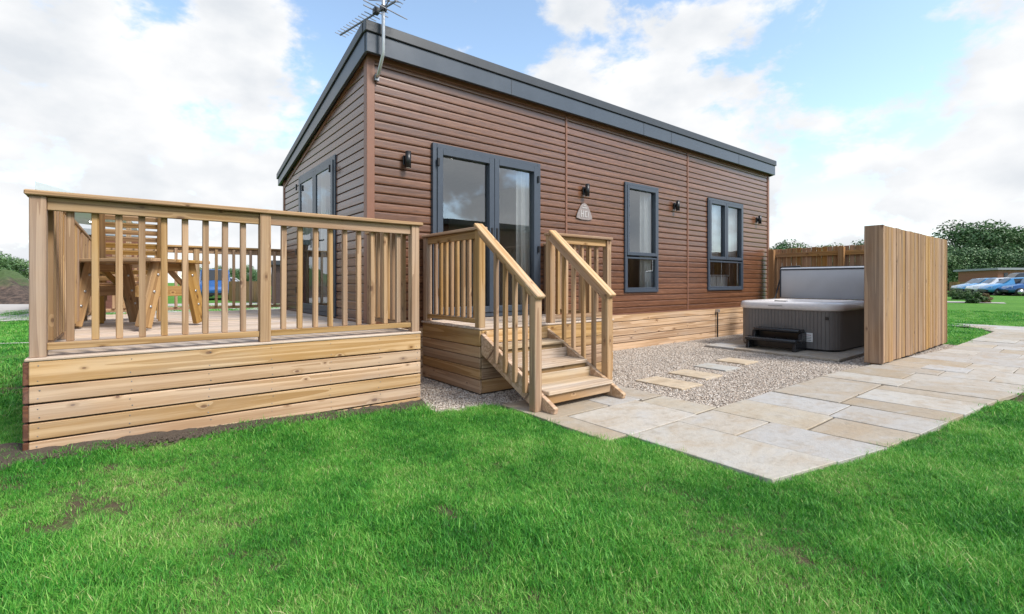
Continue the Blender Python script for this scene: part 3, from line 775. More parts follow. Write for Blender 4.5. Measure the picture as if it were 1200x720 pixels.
def window_unit(name, W, splits):
    x0, x1, z0, z1 = W
    f = frame_rect(name, x0, x1, z0, z1, 0.045, -0.050, 0.05, lodge)
    for (a, b, c, d, fw, prj) in splits:
        s = frame_rect('sash', a, b, c, d, fw, prj, 0.03, f)
        pane(a+fw, b-fw, c+fw, d-fw, -0.012, f)
    return f
t1 = 1.535; t2 = 1.545
window_unit('window', W1, [(W1[0]+.046, W1[1]-.046, t1+0.012, W1[3]-.046, 0.055, -0.060), (W1[0]+.046, W1[1]-.046, W1[2]+.046, t1-0.012, 0.03, -0.042)])
mx_ = (W2[0]+W2[1])/2-0.02
window_unit('window', W2, [(W2[0]+.046, mx_-.003, t2+0.012, W2[3]-.046, 0.060, -0.060), (mx_+.003, W2[1]-.046, t2+0.012, W2[3]-.046, 0.060, -0.062), (W2[0]+.046, W2[1]-.046, W2[2]+.046, t2-0.012, 0.03, -0.042)])
def french_door(D, axis, mid):
    x0, x1, z0, z1 = D
    y0, y1 = (-0.06, 0.05) if axis == 'X' else (-0.040, 0.05)
    yl, yp = (-0.075, -0.02) if axis == 'X' else (-0.052, -0.040)
    f = frame_rect('door_frame', x0, x1, z0-0.002, z1, 0.055, y0, y1, lodge, axis)
    for a, b, hs in ((x0+0.056, mid-0.003, 1), (mid+0.003, x1-0.056, -1)):
        leaf = frame_rect('door', a, b, z0+0.056, z1-0.056, 0.076, yl, 0.02, lodge, axis)
        pane(a+0.076, b-0.076, z0+0.132, z1-0.132, yp, leaf, axis)
        hx = b-0.038 if hs > 0 else a+0.038
        for q in (0.28, 0.85, 1.82):
            hh = (a+0.004 if hs > 0 else b-0.004)
            if axis == 'X': block('hinge', hh-0.014, hh+0.014, -0.098, -0.076, z0+q, z0+q+0.09, M['black'], leaf)
            else: block('hinge', -0.098, -0.076, hh-0.014, hh+0.014, z0+q, z0+q+0.09, M['black'], leaf)
        if axis == 'X':
            block('handle_plate', hx-0.015, hx+0.015, -0.084, -0.0755, z0+0.92, z0+1.14, M['black'], leaf)
            if hs > 0: bar('handle', (hx, -0.115, z0+1.02), (hx-0.11*hs, -0.115, z0+1.02), 0.02, 0.016, M['black'], leaf); block('handle_stem', hx-0.009, hx+0.009, -0.122, -0.084, z0+1.011, z0+1.029, M['black'], leaf)
        else:
            block('handle_plate', -0.084, -0.0755, hx-0.015, hx+0.015, z0+0.92, z0+1.14, M['black'], leaf)
            if hs > 0: bar('handle', (-0.115, hx, z0+1.02), (-0.115, hx-0.11*hs, z0+1.02), 0.02, 0.016, M['black'], leaf); block('handle_stem', -0.122, -0.084, hx-0.009, hx+0.009, z0+1.011, z0+1.029, M['black'], leaf)
    return f
french_door(DOOR, 'X', 1.672); french_door(EDOOR, 'Y', (EDOOR[0]+EDOOR[1])/2)

# curtains inside
def curtain(x0, x1, y, z0, z1, label, axis='X', amp=0.03, waves=6):
    n = waves*8; pts = []
    for i in range(n+1):
        t = i/n; a = x0+(x1-x0)*t
        pts.append((a, y+amp*math.sin(t*waves*2*math.pi)+amp*0.4*math.sin(t*17+1)))
    vs, fs = [], []
    for z, k in ((z0, 1.25), (z0+(z1-z0)*0.5, 1.0), (z1, 0.8)):
        for a, b in pts:
            c = (a, y+(b-y)*k, z)
            vs.append(c if axis == 'X' else (c[1], c[0], z))
    for r_ in range(2):
        for i in range(n): fs.append((r_*(n+1)+i, r_*(n+1)+i+1, (r_+1)*(n+1)+i+1, (r_+1)*(n+1)+i))
    o = ob('curtain', mesh_from('curtain', vs, fs, True), M['curtain']); tag(o, label, 'curtain')
    sol = o.modifiers.new('thick', 'SOLIDIFY'); sol.thickness = 0.006
    return o
curtain(2.18, 2.56, 0.085, DK+0.02, 2.9, 'cream curtain hanging behind the front glazed double door', waves=5)
curtain(4.97, 5.36, 0.085, DK+0.1, 2.9, 'cream curtain behind the tall narrow window beside the steps', waves=4)
curtain(6.98, 8.50, 0.085, 1.53, 2.9, 'pale pleated blind behind the twin pane window by the hot tub', amp=0.012, waves=16)
curtain(2.1, 2.62, 0.2, DK+0.02, 2.75, 'cream curtain behind the glazed door in the gable wall', axis='Y', waves=6)
bu = thing('bathroom_unit', (7.9, 0.45, DK), 'pale bathroom unit seen through the lower pane of the twin window', 'cabinet')
block('carcass', 7.35, 8.35, 0.28, 0.66, DK, 1.22, M['white'], bu); block('worktop', 7.32, 8.38, 0.255, 0.68, 1.222, 1.26, M['shell'], bu)
for xa in (7.37, 7.87): block('door', xa, xa+0.46, 0.262, 0.278, DK+0.03, 1.20, M['white'], bu)
# ceiling downlight that shows through the door glass
cl = thing('ceiling_light', (1.72, 1.0, 2.96), 'small lit round ceiling light seen through the front door glass', 'ceiling light')
tube('lens', [(1.72, 1.0, 2.93), (1.72, 1.0, 2.955)], 0.035, M['lit'], cl, 12); tube('bezel', [(1.72, 1.0, 2.945), (1.72, 1.0, 2.97)], 0.055, M['white'], cl, 12)

# wall lights
def wall_light(x, z, label):
    t = thing('wall_light', (x, -0.02, z), label, 'wall light', 'black wall lights on the front of the lodge')
    block('back_plate', x-0.035, x+0.035, -0.045, -0.024, z-0.055, z+0.055, M['black'], t, 0.004)
    block('arm', x-0.014, x+0.014, -0.075, -0.045, z-0.03, z+0.03, M['black'], t, 0.003)
    tube('body', [(x, -0.092, z-0.092), (x, -0.092, z+0.092)], 0.033, M['black'], t, 14)
    tube('lens', [(x, -0.092, z-0.095), (x, -0.092, z-0.0925)], 0.026, M['lamp_glass'], t, 12)
for x_, lb in ((0.43, 'black cylinder wall light beside the front glazed double door'), (3.416, 'black cylinder wall light above the slate name plaque'),
               (5.83, 'black cylinder wall light right of the tall narrow window'), (9.053, 'black cylinder wall light at the hot tub end of the wall')):
    wall_light(x_, 2.49, lb)
# name plaque
pq = thing('name_plaque', (3.41, -0.03, 2.17), 'pale arched slate plaque with white marks under a wall light', 'plaque')
arc = [(3.41+0.165*s_, 2.065+h_*0.9) for s_, h_ in [(-1.06, 0.0), (-0.98, 0.06), (-0.80, 0.12), (-0.55, 0.20), (-0.30, 0.245), (0, 0.262), (0.30, 0.245), (0.55, 0.20), (0.80, 0.12), (0.98, 0.06), (1.06, 0.0), (0.5, -0.02), (-0.4, -0.02)]]
prism('plate', arc, 'Y', -0.044, -0.028, M['plaque'], pq, 0.003)
for (xa, xb, za, zb) in [(-.09, -.072, .03, .13), (-.072, -.04, .072, .088), (-.04, -.022, .03, .13), (.0, .016, .03, .125), (.016, .05, .11, .125), (.016, .05, .03, .045), (.07, .085, .03, .12), (-.06, .05, .165, .18), (-.03, .02, .20, .212)]:
    block('mark', 3.41+xa, 3.41+xb, -0.049, -0.0435, 2.055+za, 2.055+zb, M['letter'], pq, 0)
# pipe on the skirting
pp = thing('water_pipe', (7.28, -0.06, 0.0), 'thin black water pipe fixed to the timber skirting by the hot tub', 'pipe')
tube('pipe', [(7.28, -0.065, 0.0), (7.28, -0.065, 0.50), (7.28, -0.03, 0.54)], 0.014, M['black'], pp, 8)
block('tap', 7.255, 7.305, -0.10, -0.036, 0.50, 0.56, M['galv'], pp)

# ------------------------------------------------------------------ TV aerial
ae = thing('television_aerial', (0.06, -0.16, 3.40), 'galvanised mast with television aerial on the lodge corner', 'aerial')
mx0, my0 = 0.075, -0.215
tube('mast', [(0.065, -0.05, 3.33), (0.07, -0.10, 3.36), (mx0, my0, 3.55), (mx0, my0, 4.75)], 0.019, M['galv'], ae, 10)
block('mast_bracket', 0.045, 0.095, -0.07, -0.034, 3.30, 3.37, M['alu'], ae)
block('mast_clamp', mx0-0.03, mx0+0.03, my0-0.03, my0+0.03, 3.99, 4.05, M['black'], ae)
bd = Vector((-0.21, 0.977, 0.0)).normalized(); el = Vector((0.977, 0.21, 0.0))
b0 = Vector((mx0, my0, 4.02)); b1 = b0+bd*0.84; bs_ = b0-bd*0.22
bar('boom', bs_, b1, 0.016, 0.016, M['alu'], ae, (0, 0, 1), 0.001)
for k in range(11):
    c = b0+bd*(0.20+0.063*k); hl = 0.10-0.003*k
    bar('element', c-el*hl, c+el*hl, 0.007, 0.007, M['alu'], ae, (0, 0, 1), 0)
for s_ in (1, -1):
    p0 = b0-bd*0.02; p1 = b0-bd*0.20+Vector((0, 0, 0.12*s_))
    bar('reflector', p0, p1, 0.01, 0.01, M['alu'], ae, (0, 0, 1), 0)
    for k in range(4):
        c = p0.lerp(p1, 0.4+0.2*k); bar('reflector_rod', c-el*0.16, c+el*0.16, 0.007, 0.007, M['alu'], ae, (0, 0, 1), 0)
c = b0+bd*0.13
block('dipole_box', c.x-0.03, c.x+0.03, c.y-0.03, c.y+0.03, c.z-0.01, c.z+0.05, M['black'], ae)
for dz in (0.02, 0.07): bar('dipole', c-el*0.16+Vector((0, 0, dz)), c+el*0.16+Vector((0, 0, dz)), 0.009, 0.009, M['alu'], ae, (0, 0, 1), 0)
b2 = Vector((mx0, my0, 4.17)); bd2 = Vector((-0.5, -0.86, 0)).normalized(); el2 = Vector((0.86, -0.5, 0))
bar('boom', b2-bd2*0.15, b2+bd2*0.35, 0.014, 0.014, M['alu'], ae, (0, 0, 1), 0)
for k in range(4):
    c = b2+bd2*(-0.12+0.13*k); bar('element', c-el2*0.17, c+el2*0.17, 0.007, 0.007, M['alu'], ae, (0, 0, 1), 0)

# ------------------------------------------------------------------ timber deck
deck = thing('timber_deck', (-1.25, 1.2, 0), 'raised pine deck with baluster railing round the gable end', 'deck')
fz = [(0.492, DK-0.022), (0.384, 0.482), (0.275, 0.373), (0.166, 0.264), (0.058, 0.155), (-0.04, 0.047)]
for z0, z1 in fz:
    block('fascia_board', DX0, DX1, DY0, DY0+0.028, z0, z1, M['pine'], deck, 0.004)
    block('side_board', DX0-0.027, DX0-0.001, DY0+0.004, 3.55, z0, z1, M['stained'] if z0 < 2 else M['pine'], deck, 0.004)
    block('side_board', DX1-0.027, DX1+0.0, DY0+0.03, -0.04, z0, z1, M['pine'], deck, 0.004)
block('deck_edge_board', DX0-0.02, DX1+0.006, DY0-0.004, DY0+0.118, DK-0.021, DK, M['deck'], deck, 0.006)
block('backing', DX0+0.02, DX1-0.03, DY0+0.03, DY0+0.07, -0.03, DK-0.03, M['membrane'], deck, 0)
y = DY0+0.124
while y < 3.48:
    xe = DX1 if y < -0.16 else -0.04
    block('deck_plank', DX0-0.01, xe, y, y+0.117, DK-0.026, DK+rng.uniform(-.0015, .0015), M['deck'], deck, 0.005)
    y += 0.123
ZC0, ZC1 = 1.617, 1.649
bm = bmesh.new()
for z0, z1 in fz[:-1]:
    for xs_ in (-2.51, -2.07, -1.63, -1.22, -0.78, -0.36, 0.0):
        for zz in (z0+0.024, z1-0.024):
            tube_bm(bm, [(xs_+rng.uniform(-.012, .012), DY0-0.0008, zz+rng.uniform(-.006, .006)), (xs_, DY0+0.006, zz)], 0.0042, 6)
scr = ob('screw_heads', bm_mesh('screws', bm), M['alu'], deck); scr['kind'] = 'stuff'
def rail_run(parent, p0, p1, posts=(), first=True, last=True, zb=DK, psz=0.076, sp=0.127, mat_=None, cap_ext=(0.0, 0.0), nb=None, bal=True, ztop=ZC1):
    """straight railing between two post centres (x,y): cap, top rail, bottom rail, balusters, posts at the given fractions"""
    mt = mat_ or M['rail']; p0 = Vector((*p0, 0)); p1 = Vector((*p1, 0)); d = (p1-p0).normalized(); n = Vector((-d.y, d.x, 0)); Ln = (p1-p0).length
    fr = [0.0]+list(posts)+[1.0]; zc0 = ztop-0.032
    for i, f in enumerate(fr):
        if (i == 0 and not first) or (i == len(fr)-1 and not last): continue
        c = p0+d*Ln*f
        bar('post', (c.x, c.y, zb), (c.x, c.y, zc0), psz, psz, mt, parent, tuple(d), 0.004)
    a = p0-d*(psz/2+cap_ext[0]); b = p1+d*(psz/2+cap_ext[1]); z = (zc0+ztop)/2
    bar('cap_rail', (a.x, a.y, z), (b.x, b.y, z), ztop-zc0-0.001, 0.12, mt, parent, (0, 0, 1), 0.006)
    for f0, f1 in zip(fr, fr[1:]):
        a = p0+d*(Ln*f0+psz/2+0.001); b = p0+d*(Ln*f1-psz/2-0.001)
        bar('top_rail', (a.x, a.y, zc0-0.040), (b.x, b.y, zc0-0.040), 0.078, 0.034, mt, parent, (0, 0, 1), 0.003)
        bar('bottom_rail', (a.x, a.y, zb+0.061), (b.x, b.y, zb+0.061), 0.043, 0.05, mt, parent, (0, 0, 1), 0.003)
        if not bal: continue
        span = (b-a).length; k = nb if nb else max(1, round(span/sp)-0) ; k = k if nb else round((span-0.02)/sp)
        gap = (span-k*0.038)/(k+1)
        for q in range(k):
            c = a+d*(gap*(q+1)+0.038*(q+0.5))+n*0.0365
            tw = rng.uniform(-0.004, 0.004)
            bar('baluster', (c.x, c.y, zb+0.0835), (c.x+d.x*tw, c.y+d.y*tw, zc0-0.012), 0.038, 0.038, mt, parent, tuple(d), 0.003)
PY = DY0+0.052
FX0, FX1, FX2 = -2.513, -1.263, -0.003
rail_run(deck, (FX0, PY), (FX2, PY), posts=((FX1-FX0)/(FX2-FX0),), nb=9, cap_ext=(0.02, 0.03))
rail_run(deck, (FX2, PY), (FX2, -0.085), first=False, last=True, nb=7, cap_ext=(-0.1, 0.0))
rail_run(deck, (FX0, 3.50), (FX0, PY), posts=(0.25, 0.5, 0.75), last=False, cap_ext=(0.02, -0.1))
rail_run(deck, (-0.045, 3.50), (FX0, 3.50), posts=(0.5,), last=False, cap_ext=(0.0, -0.1))

# ------------------------------------------------------------------ entrance platform
pf_ = thing('entrance_platform', (1.6, -0.6, 0), 'small raised pine platform with balusters at the front door', 'platform')
EX0, EX1, EY = 0.642, 2.66, -1.192
for z0, z1 in [(0.470, DK-0.022), (0.362, 0.464), (0.254, 0.356), (0.146, 0.248), (0.010, 0.140)]:
    block('side_board', EX0, EX0+0.026, EY+0.002, -0.04, z0, z1, M['rail'], pf_, 0.004)
    block('fascia_board', EX0+0.027, EX1-0.027, EY, EY+0.026, z0, z1, M['rail'], pf_, 0.004)
    block('side_board', EX1-0.026, EX1, EY+0.002, -0.04, z0, z1, M['rail'], pf_, 0.004)
block('backing', EX0+0.03, EX1-0.03, EY+0.03, EY+0.06, 0, DK-0.03, M['membrane'], pf_, 0)
block('backing', EX0+0.028, EX0+0.05, EY+0.07, -0.05, 0, DK-0.03, M['membrane'], pf_, 0)
y = EY-0.008
while y < -0.08:
    block('deck_plank', EX0-0.008, EX1+0.008, y, y+0.113, DK-0.021, DK+rng.uniform(-.0015, .0015), M['deck'], pf_, 0.005); y += 0.119
lx_ = 0.682; ry_ = EY+0.052
rail_run(pf_, (lx_, -0.085), (lx_, ry_), nb=8, cap_ext=(0.0, 0.01))
rail_run(pf_, (1.642, ry_), (2.600, ry_), nb=6, cap_ext=(0.01, 0.01))
rail_run(pf_, (2.600, ry_), (2.600, -0.085), first=False, nb=7, cap_ext=(-0.1, 0.0))

# ------------------------------------------------------------------ steps
st = thing('timber_steps', (1.12, -1.7, 0), 'open timber steps with two sloping handrails up to the platform', 'steps')
SX0, SX1 = 0.655, 1.570
TR = [(0.497, -1.470), (0.342, -1.790), (0.187, -2.105)]        # tread top, front edge
for zt, yf in TR:
    block('tread', SX0+0.045, SX1-0.045, yf, yf+0.135, zt-0.034, zt, M['tread'], st, 0.006)
    block('tread', SX0+0.045, SX1-0.045, yf+0.142, yf+0.282, zt-0.034, zt-0.001, M['tread'], st, 0.006)
    block('riser', SX0+0.047, SX1-0.047, yf+0.028, yf+0.052, zt-0.115, zt-0.036, M['rail'], st, 0.004)
    block('back_board', SX0+0.047, SX1-0.047, yf+0.284, yf+0.302, zt-0.03, zt+0.088, M['tread'], st, 0.004)
block('riser', SX0+0.047, SX1-0.047, EY-0.03, EY-0.003, DK-0.15, DK-0.03, M['pine'], st, 0.004)
for xa in (SX0, SX1-0.044):
    prism('stringer', [(EY-0.004, 0.60), (EY-0.004, 0.40), (-1.95, 0.028), (-2.205, 0.028), (-2.22, 0.072)], 'X', xa, xa+0.044, M['pine'], st, 0.004)
for xa, sg in ((SX0-0.04, -1), (SX1+0.04, 1)):
    yN = -2.03 if sg < 0 else -1.96
    bar('newel_post', (xa, yN, 0.026), (xa, yN, 0.99), 0.078, 0.078, M['rail'], st, (1, 0, 0), 0.005)
    slope = (1.60-0.97)/(-1.20-yN)
    za = lambda yy: 0.985+(yy-yN)*slope
    pA = (xa, ry_-0.04 if False else -1.195, za(-1.195)); pB = (xa, -2.085, za(-2.085))
    bar('handrail_cap', (xa, -1.195, za(-1.195)+0.045), (xa, yN-0.07, za(yN-0.07)+0.045), 0.03, 0.10, M['pine'], st, (0, 0, 1), 0.006)
    bar('handrail', (xa-sg*0.022, -1.20, za(-1.20)-0.012), (xa-sg*0.022, yN-0.035, za(yN-0.035)-0.012), 0.085, 0.034, M['pine'], st, (0, 0, 1), 0.004)
    for k in range(4):
        yy = -1.465-0.137*k if sg < 0 else -1.40-0.137*k
        xb = (SX0-0.0205) if sg < 0 else (SX1+0.0205)
        zb0 = 0.40+(yy-EY)*0.475+0.075
        bar('baluster', (xb, yy, zb0), (xb, yy, za(yy)-0.04), 0.038, 0.038, M['rail'], st, (1, 0, 0), 0.003)

# ------------------------------------------------------------------ privacy screens
def screen_x(name, x0, x1, ys, z1, label):
    """double-boarded screen running along X"""
    t = thing(name, ((x0+x1)/2, ys, 0), label, 'fence')
    for k in range(int((x1-x0)/1.75)+1):
        xp = x0+0.06+k*(x1-x0-0.12)/2
        if xp > x1: break
        block('post', xp-0.045, xp+0.045, ys-0.045, ys+0.045, 0.0, z1-0.03, M['fence'], t)
    for z in (0.25, 0.95, 1.65):
        for s_ in (-1, 1): block('rail', x0+0.03, x1-0.02, ys+s_*0.064-0.018, ys+s_*0.064+0.018, z-0.04, z+0.04, M['fence'], t)
    for s_ in (-1, 1):
        x = x0; i = 0
        while x < x1-0.05:
            w = rng.choice([0.095, 0.10, 0.145, 0.105]); w = min(w, x1-x)
            j = rng.uniform(-0.003, 0.003); off = 0.084+(0.003 if i % 2 else 0.0)
            block('board', x+0.0012, x+w-0.0012, ys+s_*off-0.009+j, ys+s_*off+0.009+j, 0.035+rng.uniform(0, .012), z1+rng.uniform(-.004, .002), M['fence'], t, 0.003)
            x += w; i += 1
    block('end_board', x0-0.022, x0-0.001, ys-0.103, ys+0.103, 0.04, z1+0.003, M['fence'], t, 0.004)
    block('end_board', x1+0.001, x1+0.02, ys-0.10, ys+0.10, 0.05, z1, M['fence'], t, 0.004)
    return t
screen_x('privacy_screen', 5.70, 9.34, -3.01, 1.845, 'free standing vertical board timber screen beside the paved path')
bf = thing('privacy_screen', (9.5, -1.5, 0), 'timber screen with exposed rails standing behind the hot tub', 'fence')
yy = -2.88; i = 0
while yy < -0.12:
    w = 0.097; block('board', 9.50+(0.004 if i % 2 else 0), 9.518+(0.004 if i % 2 else 0), yy, yy+w-0.006-rng.uniform(0, .006), 0.03, 1.845+rng.uniform(-.012, .008), M['fence_far'], bf, 0.003); yy += w; i += 1
for z in (0.3, 1.0, 1.70): block('rail', 9.455, 9.498, -2.88, -0.14, z-0.045, z+0.045, M['fence_far'], bf)
for yp in (-2.82, -1.52, -0.2): block('post', 9.36, 9.454, yp-0.05, yp+0.05, 0, 1.82, M['fence_far'], bf)

# ------------------------------------------------------------------ hot tub
def rrect(x0, x1, y0, y1, r, n=8):
    pts = []
    for cx_, cy_, a0 in ((x1-r, y1-r, 0), (x0+r, y1-r, 90), (x0+r, y0+r, 180), (x1-r, y0+r, 270)):
        for k in range(n+1):
            a = R(a0+90*k/n); pts.append((cx_+r*math.cos(a), cy_+r*math.sin(a)))
    return pts
TX0, TX1, TY0, TY1 = 6.47, 8.22, -2.36, -0.86
tub = thing('hot_tub', ((TX0+TX1)/2, (TY0+TY1)/2, 0.03), 'square hot tub with grooved taupe cabinet and pale rim', 'hot tub')
def loft(name, rings, m, parent, smooth=True, cap=True):
    n = len(rings[0][0]); vs, fs = [], []
    for pts, z in rings: vs += [(p[0], p[1], z) for p in pts]
    for i in range(len(rings)-1):
        for k in range(n): fs.append((i*n+k, i*n+(k+1) % n, (i+1)*n+(k+1) % n, (i+1)*n+k))
    if cap: fs.append(list(range(n))[::-1]); fs.append([(len(rings)-1)*n+k for k in range(n)])
    c = Vector((sum(v[0] for v in vs)/len(vs), sum(v[1] for v in vs)/len(vs), sum(v[2] for v in vs)/len(vs)))
    vs = [Vector(v)-c for v in vs]
    me = mesh_from(name, vs, fs, smooth)
    return ob(name, me, m, parent, Matrix.Translation(c))
def densify(pts, step, depth):
    """grooved outline: resample and push every groove in"""
    out = []; n = len(pts); per = 0; P = [Vector(p) for p in pts]
    segs = [(P[i], P[(i+1) % n]) for i in range(n)]; tot = sum((b-a).length for a, b in segs); N_ = int(tot/step); c = sum(P, Vector((0, 0)))/n
    cum = []; s = 0
    for a, b in segs: cum.append((s, a, b)); s += (b-a).length
    def pos(t):
        t %= tot
        for q, a, b in reversed(cum):
            if t >= q: 
                L_ = (b-a).length
                return a+(b-a)*((t-q)/L_ if L_ else 0), (b-a).normalized() if L_ else Vector((1, 0))
    for k in range(N_):
        t0 = k*tot/N_; w = tot/N_
        for fr, dd in ((0.0, depth), (0.10, 0.0), (0.90, 0.0)):
            p, tg = pos(t0+fr*w); nrm = Vector((-tg.y, tg.x))
            if nrm.dot(c-p) < 0: nrm = -nrm
            out.append(tuple(p+nrm*dd))
    return out
base = rrect(TX0, TX1, TY0, TY1, 0.24)
cab = densify(base, 0.052, 0.006)
loft('cabinet', [(cab, 0.055), (cab, 0.655)], M['cabinet'], tub, smooth=False)
loft('plinth', [(rrect(TX0+.02, TX1-.02, TY0+.02, TY1-.02, .22), 0.026), (rrect(TX0+.02, TX1-.02, TY0+.02, TY1-.02, .22), 0.057)], M['black'], tub)
def rr(o, r): return rrect(TX0-o, TX1+o, TY0-o, TY1+o, r)
loft('rim', [(rr(0.012, .25), .652), (rr(0.03, .26), .665), (rr(0.034, .26), .70), (rr(0.03, .26), .74), (rr(0.012, .25), .768), (rr(-0.03, .23), .782), (rr(-0.14, .18), .785), (rr(-0.19, .16), .765), (rr(-0.22, .15), .70), (rr(-0.30, .12), .42)], M['shell'], tub)
wtr, WN, WL, wb = mat('tub_water'); wb.inputs['Base Color'].default_value = (0.22, 0.36, 0.40, 1); wb.inputs['Roughness'].default_value = 0.05; wtc = WN.new('ShaderNodeTexCoord'); bump(WN, WL, wb, noise(WN, WL, wtc.outputs['Object'], 6, 3), 0.15, 0.02)
wp = rr(-0.215, .15); loft('water', [(wp, 0.64), (wp, 0.655)], wtr, tub, smooth=False)
block('topside_panel', TX0+0.05, TX0+0.13, -1.62, -1.44, 0.782, 0.796, M['black'], tub, 0.004)
block('badge', TX0-0.038, TX0-0.033, -1.60, -1.38, 0.705, 0.725, M['letter'], tub, 0.001)
block('label', TX0-0.006, TX0-0.001, -2.03, -1.91, 0.16, 0.30, M['white'], tub, 0.001)
for z in (0.18, 0.205, 0.23, 0.262): block('label_line', TX0-0.0075, TX0-0.0062, -2.01, -1.94 if z < .25 else -1.93, z, z+0.008, M['red'] if z > .25 else M['cabinet'], tub, 0)
block('emblem', TX0+0.012, TX0+0.035, -2.235, -2.185, 0.515, 0.565, M['black'], tub, 0.003)
tube('drain', [(TX0+0.004, -1.06, 0.15), (TX0-0.012, -1.06, 0.15)], 0.035, M['black'], tub, 14)
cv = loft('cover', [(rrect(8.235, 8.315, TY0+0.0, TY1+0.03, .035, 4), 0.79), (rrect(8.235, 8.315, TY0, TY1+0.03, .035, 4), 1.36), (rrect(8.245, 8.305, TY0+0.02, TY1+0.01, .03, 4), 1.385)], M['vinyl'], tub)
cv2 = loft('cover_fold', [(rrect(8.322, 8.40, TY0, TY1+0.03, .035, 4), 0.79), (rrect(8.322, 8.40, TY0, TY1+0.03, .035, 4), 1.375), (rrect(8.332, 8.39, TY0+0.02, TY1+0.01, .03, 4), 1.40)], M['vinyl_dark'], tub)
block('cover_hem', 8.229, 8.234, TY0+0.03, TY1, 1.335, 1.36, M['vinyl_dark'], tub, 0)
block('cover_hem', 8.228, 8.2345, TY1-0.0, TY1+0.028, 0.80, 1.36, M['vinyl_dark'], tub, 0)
tube('cover_lifter', [(7.6, TY1+0.05, 0.62), (8.1, TY1+0.055, 0.80), (8.34, TY1+0.055, 1.20), (8.34, TY1+0.055, 1.40), (8.34, TY1-0.3, 1.415)], 0.014, M['black'], tub, 8)

ts = thing('tub_step', (6.25, -1.57, 0.03), 'black moulded plastic two tread step against the hot tub', 'step')
def tread_mold(name, x0, x1, y0, y1, z0, z1):
    yc, hw = (y0+y1)/2, (y1-y0)/2
    def bow(P_): return [(px-0.045*(1-((py-yc)/hw)**2)*(1 if px < (x0+x1)/2 else 0), py) for px, py in P_]
    def fine(P_):
        o_ = []
        for i_, a_ in enumerate(P_):
            b_ = P_[(i_+1) % len(P_)]
            n_ = 10 if math.hypot(b_[0]-a_[0], b_[1]-a_[1]) > 0.3 else 1
            o_ += [(a_[0]+(b_[0]-a_[0])*t_/n_, a_[1]+(b_[1]-a_[1])*t_/n_) for t_ in range(n_)]
        return o_
    p = bow(fine(rrect(x0, x1, y0, y1, 0.035, 4))); q = bow(fine(rrect(x0+.008, x1-.008, y0+.008, y1-.008, 0.03, 4)))
    loft(name, [(p, z0), (p, z1-.012), (q, z1)], M['black_gloss'], ts)
tread_mold('upper_tread', 6.23, 6.455, -1.93, -1.22, 0.305, 0.352)
tread_mold('lower_tread', 6.00, 6.22, -1.97, -1.18, 0.165, 0.208)
for y0 in (-1.95, -1.25):
    prism('side_leg', [(6.02, 0.027), (6.45, 0.027), (6.45, 0.303), (6.27, 0.303), (6.235, 0.164), (6.05, 0.164)], 'Y', y0, y0+0.05, M['black_gloss'], ts, 0.006)
block('riser', 6.40, 6.412, -1.90, -1.25, 0.165, 0.304, M['black'], ts)
block('riser', 6.20, 6.212, -1.90, -1.25, 0.05, 0.163, M['black'], ts)

# ------------------------------------------------------------------ deck furniture
pt = thing('picnic_table', (-1.85, 0.95, DK), 'timber picnic table with splayed bolted legs on the deck', 'table')
ang = R(42); ex = Vector((math.cos(ang), math.sin(ang), 0)); ey = Vector((-math.sin(ang), math.cos(ang), 0)); oc = Vector((-1.70, 0.66, DK+0.002))
def T(a, b, z): return oc+ex*a+ey*b+Vector((0, 0, z))
for k in range(5): bar('table_plank', T(-0.33+0.142*k+0.045, -0.06, 0.655), T(-0.33+0.142*k+0.045, 0.95, 0.655), 0.032, 0.136, M['bench'], pt, (0, 0, 1), 0.005)
for b in (0.05, 0.84):
    for s_ in (-1, 1):
        bar('leg', T(s_*0.33, b, 0.03), T(s_*0.17, b, 0.64), 0.135, 0.055, M['bench'], pt, tuple(ex), 0.005)
        for zq in (0.22, 0.36, 0.52): tube('bolt', [T(s_*(0.33-0.16*(zq-.03)/.61), b-0.0285, zq), T(s_*(0.33-0.16*(zq-.03)/.61), b-0.035, zq)], 0.012, M['galv'], pt, 8)
    bar('cross_beam', T(-0.36, b+0.041, 0.36), T(0.36, b+0.041, 0.36), 0.10, 0.036, M['bench'], pt, (0, 0, 1), 0.004)
    bar('top_beam', T(-0.32, b+0.041, 0.595), T(0.30, b+0.041, 0.595), 0.075, 0.036, M['bench'], pt, (0, 0, 1), 0.004)
    bar('brace', T(0.22, b+0.08, 0.40), T(0.02, b+0.08, 0.58), 0.05, 0.03, M['bench'], pt, (0, 0, 1), 0.004)
gs = thing('garden_seat', (-2.05, 1.75, DK), 'tall backed slatted timber garden seat beyond the picnic table', 'seat')
def G(a, b, z): return Vector((-2.06+a, 1.75+b, DK+0.002+z))
for k in range(11):
    t = k/10; bar('back_slat', G(-0.30, 0.02-0.42*t, 0.42+0.70*t), G(0.30, 0.02-0.42*t, 0.42+0.70*t), 0.050, 0.022, M['bench'], gs, (0, -0.51, 0.86), 0.003)
for a in (-0.25, 0.25): bar('back_upright', G(a, 0.15, 0.25), G(a, -0.46, 1.18), 0.06, 0.035, M['bench'], gs, (1, 0, 0), 0.004)
for k in range(4): bar('seat_slat', G(-0.3, 0.0+0.115*k, 0.40), G(0.3, 0.0+0.115*k, 0.40), 0.022, 0.105, M['bench'], gs, (0, 0, 1), 0.003)
for a in (-0.27, 0.27):
    for b in (-0.02, 0.38): bar('leg', G(a, b, 0.0), G(a, b, 0.387), 0.06, 0.06, M['bench'], gs, (1, 0, 0), 0.004)
    bar('arm', G(a, -0.1, 0.60), G(a, 0.42, 0.60), 0.028, 0.08, M['bench'], gs, (0, 0, 1), 0.004)
    bar('arm_post', G(a, 0.36, 0.41), G(a, 0.36, 0.585), 0.05, 0.05, M['bench'], gs, (1, 0, 0), 0.003)

